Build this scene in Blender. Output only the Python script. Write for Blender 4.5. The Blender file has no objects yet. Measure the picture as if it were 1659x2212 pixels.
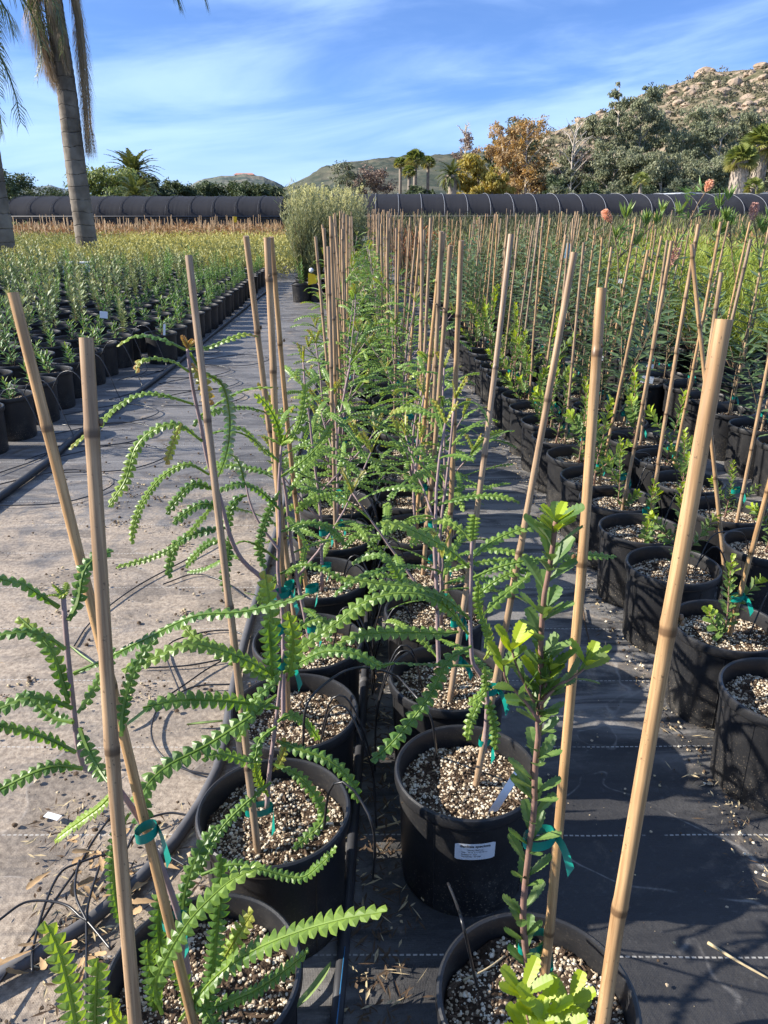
import bpy, math, random
import numpy as np
from mathutils import Vector, Matrix, noise

# ------------------------------------------------------------------ camera, sky, sun, exposure
S = bpy.context.scene
COL = S.collection
H = 1.5; F = 1665.0; CX, CY = 829.5, 1106.0          # measured on the photograph at 1659 x 2212
PITCH = math.atan((1106 - 445) / F)
YAW = math.radians(1.84)
cam_d = bpy.data.cameras.new('camera'); cam = bpy.data.objects.new('camera', cam_d); COL.objects.link(cam)
cam.location = (0, 0, H)
cam.rotation_euler = (math.pi / 2 - PITCH, 0, -YAW)
cam_d.sensor_fit = 'VERTICAL'; cam_d.sensor_height = 24.0; cam_d.lens = 24.0 * F / 2212.0
cam_d.clip_start = 0.05; cam_d.clip_end = 6000
S.camera = cam
S.render.resolution_x, S.render.resolution_y = 768, 1024

SUN_EL = math.radians(29.0)
SUN_AZ = math.radians(271.0)       # compass-like: 0 = +Y, clockwise; the sun stands to the left, level with the camera
to_sun = Vector((math.sin(SUN_AZ) * math.cos(SUN_EL), math.cos(SUN_AZ) * math.cos(SUN_EL), math.sin(SUN_EL)))
sun_d = bpy.data.lights.new('sun', 'SUN'); sun = bpy.data.objects.new('sun', sun_d); COL.objects.link(sun)
sun_d.energy = 5.0; sun_d.angle = math.radians(0.5); sun_d.color = (1.0, 0.93, 0.82)
sun.rotation_euler = to_sun.to_track_quat('Z', 'Y').to_euler()
sun.location = (-10, 0, 20)

S.view_settings.view_transform = 'Standard'; S.view_settings.look = 'None'
S.view_settings.exposure = 1.12; S.view_settings.gamma = 1.0
S.cycles.max_bounces = 6; S.cycles.diffuse_bounces = 3; S.cycles.glossy_bounces = 2
S.cycles.transparent_max_bounces = 12; S.cycles.transmission_bounces = 4
S.cycles.use_adaptive_sampling = True; S.cycles.adaptive_threshold = 0.02
S.cycles.use_denoising = True


def node(nt, typ, ins=None, **props):
    n = nt.nodes.new(typ)
    for k, v in props.items():
        setattr(n, k, v)
    for k, v in (ins or {}).items():
        s = n.inputs[k]
        if isinstance(v, bpy.types.NodeSocket):
            nt.links.new(v, s)
        else:
            s.default_value = v
    return n


def ramp(nt, fac, stops, interp='LINEAR'):
    n = nt.nodes.new('ShaderNodeValToRGB'); cr = n.color_ramp; cr.interpolation = interp
    while len(cr.elements) < len(stops):
        cr.elements.new(0.5)
    for e, (p, c) in zip(cr.elements, stops):
        e.position = p; e.color = (*c, 1) if len(c) == 3 else c
    nt.links.new(fac, n.inputs['Fac'])
    return n.outputs['Color']


def math_(nt, op, a, b=0.0, clamp=False):
    n = nt.nodes.new('ShaderNodeMath'); n.operation = op; n.use_clamp = clamp
    for i, x in enumerate((a, b)):
        if isinstance(x, bpy.types.NodeSocket):
            nt.links.new(x, n.inputs[i])
        else:
            n.inputs[i].default_value = x
    return n.outputs[0]


def mix(nt, fac, a, b):
    n = nt.nodes.new('ShaderNodeMix'); n.data_type = 'RGBA'
    for i, x in ((0, fac), (6, a), (7, b)):
        if isinstance(x, bpy.types.NodeSocket):
            nt.links.new(x, n.inputs[i])
        elif i == 0:
            n.inputs[0].default_value = x
        else:
            n.inputs[i].default_value = (*x, 1)
    return n.outputs[2]


def smooth(nt, x, lo, hi):
    n = nt.nodes.new('ShaderNodeMapRange'); n.interpolation_type = 'SMOOTHSTEP'
    nt.links.new(x, n.inputs[0]); n.inputs[1].default_value = lo; n.inputs[2].default_value = hi
    return n.outputs[0]


world = bpy.data.worlds.new('World'); S.world = world; world.use_nodes = True
nt = world.node_tree; nt.nodes.clear()
SKYX, SKYY = 0.6, 2.2
sky = node(nt, 'ShaderNodeTexSky', sky_type='NISHITA', sun_disc=False, sun_elevation=SUN_EL, sun_rotation=SUN_AZ,
           altitude=300.0, air_density=1.0, dust_density=0.35, ozone_density=3.0)
geo = node(nt, 'ShaderNodeTexCoord')
sep = node(nt, 'ShaderNodeSeparateXYZ', {0: geo.outputs['Generated']})
az_ = math_(nt, 'ARCTAN2', sep.outputs[0], sep.outputs[1]); el_ = math_(nt, 'ARCSINE', sep.outputs[2])
cv = node(nt, 'ShaderNodeCombineXYZ', {0: az_, 1: el_, 2: 0.0})
# high thin cloud drawn out along one direction across the sky, in bearing and height
mp = node(nt, 'ShaderNodeMapping', {'Vector': cv.outputs[0], 'Rotation': (0, 0, math.radians(-7)), 'Scale': (1.0, 1.0, 1.0)})
mp1 = node(nt, 'ShaderNodeMapping', {'Vector': mp.outputs[0], 'Scale': (2.6, 16.0, 1.0), 'Location': (SKYX, SKYY, 0)})
n1 = node(nt, 'ShaderNodeTexNoise', {'Vector': mp1.outputs[0], 'Scale': 1.0, 'Detail': 7.0, 'Roughness': 0.55, 'Distortion': 0.55})
mp2 = node(nt, 'ShaderNodeMapping', {'Vector': mp.outputs[0], 'Rotation': (0, 0, math.radians(-3)), 'Scale': (1.0, 5.0, 1.0), 'Location': (SKYX + 3.1, 1.7, 0)})
n2 = node(nt, 'ShaderNodeTexNoise', {'Vector': mp2.outputs[0], 'Scale': 1.0, 'Detail': 4.0, 'Roughness': 0.5, 'Distortion': 0.3})
cl = math_(nt, 'ADD', math_(nt, 'MULTIPLY', n1.outputs[0], 0.62), math_(nt, 'MULTIPLY', n2.outputs[0], 0.48))
clf = math_(nt, 'MULTIPLY', smooth(nt, cl, 0.41, 0.69), 0.70)
tnt = nt.nodes.new('ShaderNodeMix'); tnt.data_type = 'RGBA'; tnt.blend_type = 'MULTIPLY'; tnt.inputs[0].default_value = 1.0
nt.links.new(sky.outputs[0], tnt.inputs[6])
nt.links.new(mix(nt, smooth(nt, sep.outputs[2], 0.0, 0.22), (0.44, 0.74, 1.42), (0.70, 0.89, 1.36)), tnt.inputs[7])
cloudc = mix(nt, clf, tnt.outputs[2], (5.4, 7.6, 11.5))
bg = node(nt, 'ShaderNodeBackground', {'Color': cloudc, 'Strength': 0.064})
out = node(nt, 'ShaderNodeOutputWorld', {'Surface': bg.outputs[0]})

# ------------------------------------------------------------------ measuring: photograph point -> place in the yard
_cy, _sy = math.cos(YAW), math.sin(YAW)


def ray(px, py):
    u = (px - CX) / F; v = (CY - py) / F
    y = math.cos(PITCH) + v * math.sin(PITCH); z = -math.sin(PITCH) + v * math.cos(PITCH)
    return u * _cy + y * _sy, -u * _sy + y * _cy, z


def at(px, py, z=0.0):
    X, Y, Z = ray(px, py); t = (z - H) / Z
    return Vector((X * t, Y * t, z))


def aty(px, py, yy):
    X, Y, Z = ray(px, py); t = yy / Y
    return Vector((X * t, yy, H + Z * t))


def atd(px, py, d):
    X, Y, Z = ray(px, py); t = d / math.hypot(X, Y)
    return Vector((X * t, Y * t, H + Z * t))


def proj(p):
    x = p[0] * _cy - p[1] * _sy; y = p[0] * _sy + p[1] * _cy; z = p[2] - H
    d = y * math.cos(PITCH) - z * math.sin(PITCH)
    if d < 0.05:
        return None
    return CX + F * x / d, CY - F * (y * math.sin(PITCH) + z * math.cos(PITCH)) / d


def in_view(x, y, z=0.3, m=90):
    q = proj((x, y, z))
    return q is not None and -m < q[0] < 1659 + m and -m < q[1] < 2212 + 260


# ------------------------------------------------------------------ mesh helpers
class MB:
    def __init__(s):
        s.v = []; s.f = []; s.m = []; s.t = []

    def add(s, vs, fs, mi=0, t=0.0):
        o = len(s.v)
        s.v.extend([tuple(v) for v in vs])
        s.t.extend(t if isinstance(t, list) else [t] * len(vs))
        s.f.extend([[i + o for i in f] for f in fs])
        s.m.extend([mi] * len(fs))

    def tube(s, pts, rad, n=6, mi=0, t=0.0, cap=True):
        pts = [Vector(p) for p in pts]
        if not isinstance(rad, (list, tuple)):
            rad = [rad] * len(pts)
        vs = []; fs = []
        T = (pts[1] - pts[0]).normalized()
        A = T.orthogonal().normalized()
        tt = []
        for i, p in enumerate(pts):
            T2 = (pts[min(i + 1, len(pts) - 1)] - pts[max(i - 1, 0)]).normalized()
            A = (A - T2 * A.dot(T2)).normalized(); B = T2.cross(A)
            for k in range(n):
                a = 2 * math.pi * k / n
                vs.append(p + (A * math.cos(a) + B * math.sin(a)) * rad[i])
            tt += [t[i] if isinstance(t, list) else t] * n
        for i in range(len(pts) - 1):
            for k in range(n):
                k2 = (k + 1) % n
                fs.append((i * n + k, i * n + k2, (i + 1) * n + k2, (i + 1) * n + k))
        if cap:
            fs.append(tuple(range(n))[::-1]); fs.append(tuple((len(pts) - 1) * n + k for k in range(n)))
        s.add(vs, fs, mi, tt)

    def lathe(s, prof, n=40, mi=0, t=0.0, c=(0, 0)):
        vs = []; fs = []
        for r, z in prof:
            for k in range(n):
                a = 2 * math.pi * k / n
                vs.append((c[0] + r * math.cos(a), c[1] + r * math.sin(a), z))
        for i in range(len(prof) - 1):
            for k in range(n):
                k2 = (k + 1) % n
                fs.append((i * n + k, i * n + k2, (i + 1) * n + k2, (i + 1) * n + k))
        s.add(vs, fs, mi, t)

    def box(s, lo, hi, mi=0):
        x0, y0, z0 = lo; x1, y1, z1 = hi
        s.add([(x0, y0, z0), (x1, y0, z0), (x1, y1, z0), (x0, y1, z0), (x0, y0, z1), (x1, y0, z1), (x1, y1, z1), (x0, y1, z1)],
              [(0, 3, 2, 1), (4, 5, 6, 7), (0, 1, 5, 4), (1, 2, 6, 5), (2, 3, 7, 6), (3, 0, 4, 7)], mi)

    def mesh(s, name, mats, smooth=True, sharp=None):
        me = bpy.data.meshes.new(name)
        me.from_pydata(s.v, [], s.f)
        for m in (mats if isinstance(mats, (list, tuple)) else [mats]):
            me.materials.append(m)
        me.polygons.foreach_set('material_index', s.m)
        me.polygons.foreach_set('use_smooth', [smooth] * len(s.f))
        if any(s.t):
            at_ = me.attributes.new('tint', 'FLOAT', 'POINT'); at_.data.foreach_set('value', s.t)
        me.update()
        if sharp:
            me.set_sharp_from_angle(angle=math.radians(sharp))
        return me


def ob(name, me, parent=None, loc=(0, 0, 0), rz=0.0, sc=1.0):
    o = bpy.data.objects.new(name, me); COL.objects.link(o)
    o.location = loc; o.rotation_euler = (0, 0, rz)
    o.scale = (sc, sc, sc) if not isinstance(sc, (tuple, list)) else sc
    if parent:
        o.parent = parent
    return o


def tag(o, label=None, cat=None, group=None, kind=None):
    for k, v in (('label', label), ('category', cat), ('group', group), ('kind', kind)):
        if v:
            o[k] = v
    return o


def thing(name, label, cat, loc=(0, 0, 0), rz=0.0, group=None):
    return tag(ob(name, None, None, loc, rz), label, cat, group)


ORD = 'first second third fourth fifth sixth seventh eighth ninth tenth eleventh twelfth'.split()
ICO_V = []; ICO_F = []
_p = (1 + 5 ** .5) / 2
for a, b in ((1, _p), (-1, _p), (1, -_p), (-1, -_p)):
    ICO_V += [(0, a, b), (a, b, 0), (b, 0, a)]
ICO_V = [Vector(v).normalized() for v in ICO_V]
_d = min((ICO_V[0] - v).length for v in ICO_V[1:])
for i in range(12):
    for j in range(i + 1, 12):
        for k in range(j + 1, 12):
            if max((ICO_V[i] - ICO_V[j]).length, (ICO_V[j] - ICO_V[k]).length, (ICO_V[i] - ICO_V[k]).length) < _d * 1.05:
                n_ = (ICO_V[j] - ICO_V[i]).cross(ICO_V[k] - ICO_V[i])
                ICO_F.append((i, j, k) if n_.dot(ICO_V[i]) > 0 else (i, k, j))
OCT_V = [Vector(v) for v in ((1, 0, 0), (-1, 0, 0), (0, 1, 0), (0, -1, 0), (0, 0, 1), (0, 0, -1))]
OCT_F = [(0, 2, 4), (2, 1, 4), (1, 3, 4), (3, 0, 4), (2, 0, 5), (1, 2, 5), (3, 1, 5), (0, 3, 5)]


def subdiv(vs, fs):
    vs = list(vs); cache = {}; out_ = []
    def mid(a, b):
        k = (min(a, b), max(a, b))
        if k not in cache:
            vs.append(((vs[a] + vs[b]) / 2).normalized()); cache[k] = len(vs) - 1
        return cache[k]
    for a, b, c in fs:
        x, y, z = mid(a, b), mid(b, c), mid(c, a)
        out_ += [(a, x, z), (x, b, y), (z, y, c), (x, y, z)]
    return vs, out_


SPH2 = subdiv(*subdiv(ICO_V, ICO_F)); SPH1 = subdiv(ICO_V, ICO_F); SPH3 = subdiv(*SPH2)

# ------------------------------------------------------------------ materials
def new_mat(name):
    m = bpy.data.materials.new(name); m.use_nodes = True; t = m.node_tree; t.nodes.clear()
    return m, t


def finish(t, color, rough=0.6, bump=None, bstr=0.3, bdist=0.01, spec=0.5, transl=0.0, tcol=None, metal=0.0, alpha=None):
    ins = {'Roughness': rough, 'Specular IOR Level': spec, 'Metallic': metal}
    ins['Base Color'] = color if isinstance(color, bpy.types.NodeSocket) else (*color, 1)
    if alpha is not None:
        ins['Alpha'] = alpha
    p = node(t, 'ShaderNodeBsdfPrincipled', ins)
    if bump is not None:
        b = node(t, 'ShaderNodeBump', {'Height': bump, 'Strength': bstr, 'Distance': bdist})
        t.links.new(b.outputs[0], p.inputs['Normal'])
    sh = p.outputs[0]
    if transl:
        tr = node(t, 'ShaderNodeBsdfTranslucent', {'Color': tcol if tcol is not None else ins['Base Color']})
        sh = node(t, 'ShaderNodeMixShader', {0: transl, 1: sh, 2: tr.outputs[0]}).outputs[0]
    node(t, 'ShaderNodeOutputMaterial', {'Surface': sh})


def plain(name, c, rough=0.6, var=0.25, scale=8.0, spec=0.4, bstr=0.15, bdist=0.004, rnd=0.0):
    m, t = new_mat(name)
    tc = node(t, 'ShaderNodeTexCoord')
    n = node(t, 'ShaderNodeTexNoise', {'Vector': tc.outputs['Object'], 'Scale': scale, 'Detail': 5.0})
    col = mix(t, n.outputs[0], tuple(x * (1 - var) for x in c), tuple(x * (1 + var) for x in c))
    if rnd:
        oi = node(t, 'ShaderNodeObjectInfo')
        hs = node(t, 'ShaderNodeHueSaturation', {'Color': col, 'Value': math_(t, 'ADD', 1 - rnd, math_(t, 'MULTIPLY', oi.outputs['Random'], 2 * rnd))})
        col = hs.outputs[0]
    finish(t, col, rough, n.outputs[0], bstr, bdist, spec)
    return m


def leaf_mat(name, dark, light, new, back=None, transl=0.25, rough=0.45, scale=30.0, rnd=0.12, spec=0.4, mid=None):
    m, t = new_mat(name)
    tc = node(t, 'ShaderNodeTexCoord'); oi = node(t, 'ShaderNodeObjectInfo')
    n = node(t, 'ShaderNodeTexNoise', {'Vector': tc.outputs['Object'], 'Scale': scale, 'Detail': 2.0})
    f = math_(t, 'ADD', smooth(t, n.outputs[0], 0.3, 0.7), math_(t, 'MULTIPLY', math_(t, 'SUBTRACT', oi.outputs['Random'], 0.5), rnd * 2), True)
    col = mix(t, f, dark, light)
    at_ = node(t, 'ShaderNodeAttribute', attribute_name='tint')
    if mid:
        col = mix(t, math_(t, 'MULTIPLY', at_.outputs['Fac'], 2.0, True), col, mid)
        col = mix(t, math_(t, 'SUBTRACT', math_(t, 'MULTIPLY', at_.outputs['Fac'], 2.0), 1.0, True), col, new)
    else:
        col = mix(t, at_.outputs['Fac'], col, new)
    tcol = col
    if back:
        g = node(t, 'ShaderNodeNewGeometry')
        col = mix(t, math_(t, 'MULTIPLY', g.outputs['Backfacing'], math_(t, 'SUBTRACT', 1.0, math_(t, 'MULTIPLY', at_.outputs['Fac'], 0.7))), col, back)
    hs = node(t, 'ShaderNodeHueSaturation', {'Color': tcol, 'Hue': 0.485, 'Saturation': 1.15, 'Value': 1.7})
    finish(t, col, rough, spec=spec, transl=transl, tcol=hs.outputs[0])
    return m


M = {}
m, t = new_mat('black_pot_plastic')
tc = node(t, 'ShaderNodeTexCoord'); oi = node(t, 'ShaderNodeObjectInfo')
sz = node(t, 'ShaderNodeSeparateXYZ', {0: tc.outputs['Object']})
vec = node(t, 'ShaderNodeVectorMath', {0: tc.outputs['Object'], 1: oi.outputs['Location']}, operation='ADD')
dn = node(t, 'ShaderNodeTexNoise', {'Vector': vec.outputs[0], 'Scale': 14.0, 'Detail': 6.0, 'Roughness': 0.65})
sp = node(t, 'ShaderNodeTexNoise', {'Vector': vec.outputs[0], 'Scale': 210.0, 'Detail': 1.0})
low = smooth(t, sz.outputs[2], 0.20, 0.0)
dust = math_(t, 'MULTIPLY', smooth(t, dn.outputs[0], 0.42, 0.85), math_(t, 'ADD', 0.22, math_(t, 'MULTIPLY', low, 0.55)))
splash = math_(t, 'MULTIPLY', smooth(t, sp.outputs[0], 0.64, 0.70), math_(t, 'ADD', 0.10, math_(t, 'MULTIPLY', low, 0.75)))
c = mix(t, dust, (0.0150, 0.0152, 0.0168), (0.085, 0.079, 0.071))
c = mix(t, splash, c, (0.22, 0.18, 0.13))
finish(t, c, math_(t, 'ADD', 0.40, math_(t, 'MULTIPLY', dust, 0.5)), sp.outputs[0], 0.12, 0.002, spec=0.45)
M['pot'] = m
M['soil'] = plain('potting_soil', (0.045, 0.030, 0.020), 0.95, 0.6, 120, 0.1, 0.8, 0.01)
M['perlite'] = plain('perlite', (0.60, 0.53, 0.41), 0.9, 0.18, 90, 0.2, 0.4, 0.002)
M['bark'] = plain('bark_chips', (0.090, 0.060, 0.039), 0.9, 0.45, 90, 0.15, 0.5, 0.003)
M['tan'] = plain('tan_grit', (0.44, 0.345, 0.23), 0.9, 0.3, 90, 0.2, 0.4, 0.002)
M['tape'] = plain('green_tie_tape', (0.004, 0.20, 0.155), 0.30, 0.3, 40, 0.5)
M['hose'] = plain('black_poly_pipe', (0.030, 0.031, 0.036), 0.5, 0.7, 14, 0.4, rnd=0.2)
M['dusty_hose'] = plain('dusty_poly_pipe', (0.085, 0.083, 0.086), 0.6, 0.6, 12, 0.35)
M['drip'] = plain('black_drip_tube', (0.016, 0.016, 0.018), 0.35, 0.5, 20, 0.5)
M['blue'] = plain('blue_pipe_stripe', (0.03, 0.16, 0.34), 0.5, 0.2, 20)
M['white'] = plain('white_plastic', (0.74, 0.75, 0.77), 0.45, 0.06, 20)
M['ink'] = plain('black_ink', (0.02, 0.02, 0.022), 0.7, 0.1, 20)
M['steel'] = plain('galvanised_pipe', (0.50, 0.51, 0.53), 0.5, 0.12, 10)
M['far_bamboo'] = plain('far_bamboo', (0.36, 0.225, 0.105), 0.6, 0.35, 0.8)
M['yellow'] = plain('yellow_tag_plastic', (0.85, 0.55, 0.02), 0.5, 0.1, 10)
M['blueflag'] = plain('pale_blue_plastic', (0.25, 0.48, 0.62), 0.5, 0.1, 10)

m, t = new_mat('bamboo')
tc = node(t, 'ShaderNodeTexCoord'); oi = node(t, 'ShaderNodeObjectInfo')
mpn = node(t, 'ShaderNodeMapping', {'Vector': tc.outputs['Object'], 'Scale': (240, 240, 9)})
off = node(t, 'ShaderNodeVectorMath', {0: mpn.outputs[0], 1: oi.outputs['Location']}, operation='ADD')
n = node(t, 'ShaderNodeTexNoise', {'Vector': off.outputs[0], 'Scale': 1.0, 'Detail': 4.0, 'Roughness': 0.6})
n3 = node(t, 'ShaderNodeTexNoise', {'Vector': tc.outputs['Object'], 'Scale': 7.0, 'Detail': 3.0})
c = mix(t, smooth(t, n.outputs[0], 0.30, 0.70), (0.235, 0.138, 0.066), (0.455, 0.290, 0.148))
spk = node(t, 'ShaderNodeTexNoise', {'Vector': tc.outputs['Object'], 'Scale': 260.0, 'Detail': 2.0})
c = mix(t, math_(t, 'MULTIPLY', smooth(t, spk.outputs[0], 0.66, 0.74), 0.7), c, (0.07, 0.045, 0.025))
gry = node(t, 'ShaderNodeTexNoise', {'Vector': off.outputs[0], 'Scale': 0.22, 'Detail': 5.0, 'Roughness': 0.7})
c = mix(t, math_(t, 'MULTIPLY', smooth(t, gry.outputs[0], 0.50, 0.72), 0.55), c, (0.25, 0.195, 0.135))
c = mix(t, math_(t, 'MULTIPLY', smooth(t, n3.outputs[0], 0.45, 0.75), 0.55), c, (0.185, 0.105, 0.052))
a_ = node(t, 'ShaderNodeAttribute', attribute_name='tint')
c = mix(t, math_(t, 'MULTIPLY', a_.outputs['Fac'], 0.9), c, (0.085, 0.048, 0.024))
c = node(t, 'ShaderNodeHueSaturation', {'Color': c, 'Saturation': math_(t, 'ADD', 0.74, math_(t, 'MULTIPLY', oi.outputs['Random'], 0.32)), 'Value': math_(t, 'ADD', 0.78, math_(t, 'MULTIPLY', oi.outputs['Random'], 0.42))}).outputs[0]
finish(t, c, 0.42, n.outputs[0], 0.12, 0.002, spec=0.4)
M['bamboo'] = m

M['banksia'] = leaf_mat('sawtooth_leaf', (0.055, 0.135, 0.022), (0.145, 0.255, 0.048), (0.36, 0.21, 0.06), back=(0.33, 0.36, 0.28), transl=0.32, rough=0.42, scale=24, spec=0.5, mid=(0.26, 0.36, 0.055))
M['banksia_stem'] = plain('mauve_stem', (0.27, 0.195, 0.19), 0.8, 0.3, 60, 0.2)
M['holly'] = leaf_mat('toothed_leaf', (0.080, 0.155, 0.034), (0.160, 0.240, 0.064), (0.36, 0.45, 0.015), back=(0.15, 0.20, 0.10), transl=0.30, rough=0.45, scale=40)
M['holly_stem'] = plain('pinkish_stem', (0.23, 0.135, 0.105), 0.8, 0.3, 60, 0.2)
M['narrow'] = leaf_mat('dark_narrow_leaf', (0.048, 0.095, 0.036), (0.128, 0.180, 0.080), (0.15, 0.20, 0.04), back=(0.16, 0.19, 0.14), transl=0.18, rough=0.42, scale=20)
M['silver'] = leaf_mat('grey_green_leaf', (0.075, 0.125, 0.052), (0.215, 0.265, 0.120), (0.36, 0.33, 0.12), back=(0.16, 0.19, 0.12), transl=0.2, rough=0.5, scale=18, rnd=0.5)
M['smallgreen'] = leaf_mat('fresh_green_leaf', (0.060, 0.150, 0.040), (0.155, 0.260, 0.080), (0.22, 0.28, 0.06), transl=0.25, rough=0.45, scale=18, rnd=0.4)
M['feather'] = leaf_mat('lime_needle', (0.13, 0.190, 0.028), (0.27, 0.330, 0.060), (0.34, 0.36, 0.06), transl=0.25, rough=0.55, scale=8)
M['wattle'] = leaf_mat('olive_wattle_leaf', (0.075, 0.100, 0.045), (0.160, 0.180, 0.090), (0.52, 0.50, 0.24), transl=0.25, rough=0.6, scale=5)
M['olive'] = leaf_mat('olive_brush_leaf', (0.045, 0.058, 0.024), (0.105, 0.115, 0.050), (0.50, 0.42, 0.16), transl=0.15, rough=0.6, scale=1.5)
M['field'] = leaf_mat('field_leaf', (0.080, 0.115, 0.042), (0.170, 0.200, 0.075), (0.40, 0.37, 0.11), transl=0.2, rough=0.6, scale=1.2)
M['dryfield'] = leaf_mat('dry_field_leaf', (0.19, 0.135, 0.062), (0.33, 0.24, 0.115), (0.40, 0.16, 0.07), transl=0.15, rough=0.7, scale=1.0)
M['woody'] = plain('twig_bark', (0.20, 0.145, 0.095), 0.9, 0.35, 30, 0.1)
M['dryleaf'] = plain('dry_leaf', (0.38, 0.25, 0.13), 0.8, 0.5, 60, 0.15)
M['straw'] = plain('straw', (0.44, 0.35, 0.21), 0.85, 0.35, 40, 0.15)
M['cutleaf'] = plain('cut_green_leaf', (0.21, 0.29, 0.10), 0.6, 0.3, 40, 0.3)
M['orange_flower'] = plain('orange_flower', (0.86, 0.48, 0.31), 0.7, 0.25, 200, 0.2)
M['red_flower'] = plain('red_flower', (0.60, 0.34, 0.27), 0.7, 0.35, 40, 0.2)
M['clod'] = plain('soil_clods', (0.10, 0.070, 0.046), 0.95, 0.5, 40, 0.1)

# ------------------------------------------------------------------ ground
g, t = new_mat('far_ground')
tc = node(t, 'ShaderNodeTexCoord')
n = node(t, 'ShaderNodeTexNoise', {'Vector': tc.outputs['Object'], 'Scale': 0.05, 'Detail': 8.0})
n_ = node(t, 'ShaderNodeTexNoise', {'Vector': tc.outputs['Object'], 'Scale': 3.0, 'Detail': 6.0})
c = mix(t, smooth(t, n.outputs[0], 0.4, 0.6), (0.20, 0.16, 0.095), (0.10, 0.115, 0.045))
c = mix(t, math_(t, 'MULTIPLY', n_.outputs[0], 0.6), c, (0.24, 0.19, 0.12))
finish(t, c, 0.95, n_.outputs[0], 0.5, 0.05, 0.1)
mb = MB(); mb.add([(-3000, -60, -0.02), (3000, -60, -0.02), (3000, 4000, -0.02), (-3000, 4000, -0.02)], [(0, 1, 2, 3)])
tag(ob('ground', mb.mesh('ground', g)), kind='structure')

g, t = new_mat('weed_fabric')
tc = node(t, 'ShaderNodeTexCoord')
P = tc.outputs['Object']
rotv = node(t, 'ShaderNodeMapping', {'Vector': P, 'Rotation': (0, 0, YAW)}).outputs[0]
sx = node(t, 'ShaderNodeSeparateXYZ', {0: rotv})
X_, Y_ = sx.outputs[0], sx.outputs[1]
big = node(t, 'ShaderNodeTexNoise', {'Vector': P, 'Scale': 1.5, 'Detail': 7.0, 'Roughness': 0.62, 'Distortion': 0.8})
mid_ = node(t, 'ShaderNodeTexNoise', {'Vector': P, 'Scale': 5.5, 'Detail': 8.0, 'Roughness': 0.68, 'Distortion': 0.6})
blot = node(t, 'ShaderNodeTexNoise', {'Vector': P, 'Scale': 3.4, 'Detail': 9.0, 'Roughness': 0.72, 'Distortion': 1.0})
fine = node(t, 'ShaderNodeTexNoise', {'Vector': P, 'Scale': 60.0, 'Detail': 5.0, 'Roughness': 0.7})
stretch = node(t, 'ShaderNodeMapping', {'Vector': P, 'Scale': (1.1, 5.0, 1)}).outputs[0]
wash = node(t, 'ShaderNodeTexNoise', {'Vector': stretch, 'Scale': 1.6, 'Detail': 7.0, 'Roughness': 0.65, 'Distortion': 1.2})
# sandy deposit lies in the path left of the rows; the other paths carry a thin grey film
side = smooth(t, math_(t, 'ADD', X_, math_(t, 'MULTIPLY', math_(t, 'SUBTRACT', mid_.outputs[0], 0.5), 0.9)), 0.0, -0.6)
near = smooth(t, math_(t, 'ADD', Y_, math_(t, 'MULTIPLY', math_(t, 'SUBTRACT', big.outputs[0], 0.5), 5.0)), 5.2, 2.0)
dep = math_(t, 'MULTIPLY', side, near)
sand = smooth(t, math_(t, 'ADD', math_(t, 'ADD', math_(t, 'MULTIPLY', big.outputs[0], 0.55), math_(t, 'MULTIPLY', mid_.outputs[0], 0.45)), math_(t, 'SUBTRACT', math_(t, 'ADD', math_(t, 'MULTIPLY', dep, 0.32), math_(t, 'MULTIPLY', math_(t, 'SUBTRACT', blot.outputs[0], 0.5), 0.55)), 0.13)), 0.42, 0.60)
film = smooth(t, wash.outputs[0], 0.36, 0.58)
near_dark = math_(t, 'MULTIPLY', smooth(t, math_(t, 'ADD', Y_, math_(t, 'MULTIPLY', math_(t, 'SUBTRACT', big.outputs[0], 0.5), 2.2)), 2.15, 1.55), smooth(t, X_, -0.15, 0.15))  # fabric gets darker with less film towards the near end, right of centre
film = math_(t, 'MULTIPLY', film, math_(t, 'SUBTRACT', 1.0, math_(t, 'MULTIPLY', near_dark, 0.82)))
c = mix(t, film, (0.048, 0.047, 0.048), (0.200, 0.190, 0.180))
c = mix(t, math_(t, 'MULTIPLY', smooth(t, fine.outputs[0], 0.55, 0.72), 0.5), c, (0.19, 0.185, 0.18))
leftfilm = math_(t, 'MULTIPLY', side, 0.45)
c = mix(t, math_(t, 'MULTIPLY', near_dark, 0.6), c, (0.022, 0.022, 0.024))
c = mix(t, leftfilm, c, (0.130, 0.123, 0.121))
c = mix(t, math_(t, 'MULTIPLY', sand, 0.92), c, mix(t, smooth(t, fine.outputs[0], 0.3, 0.7), (0.225, 0.176, 0.132), (0.47, 0.385, 0.295)))
soilst = node(t, 'ShaderNodeTexNoise', {'Vector': P, 'Scale': 2.6, 'Detail': 12.0, 'Roughness': 0.78, 'Distortion': 0.5})
c = mix(t, math_(t, 'MULTIPLY', smooth(t, soilst.outputs[0], 0.535, 0.66), math_(t, 'MULTIPLY', side, 0.85)), c, (0.085, 0.066, 0.048))
c = mix(t, math_(t, 'MULTIPLY', math_(t, 'MULTIPLY', smooth(t, wash.outputs[0], 0.56, 0.40), dep), 0.45), c, (0.13, 0.12, 0.115))
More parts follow.
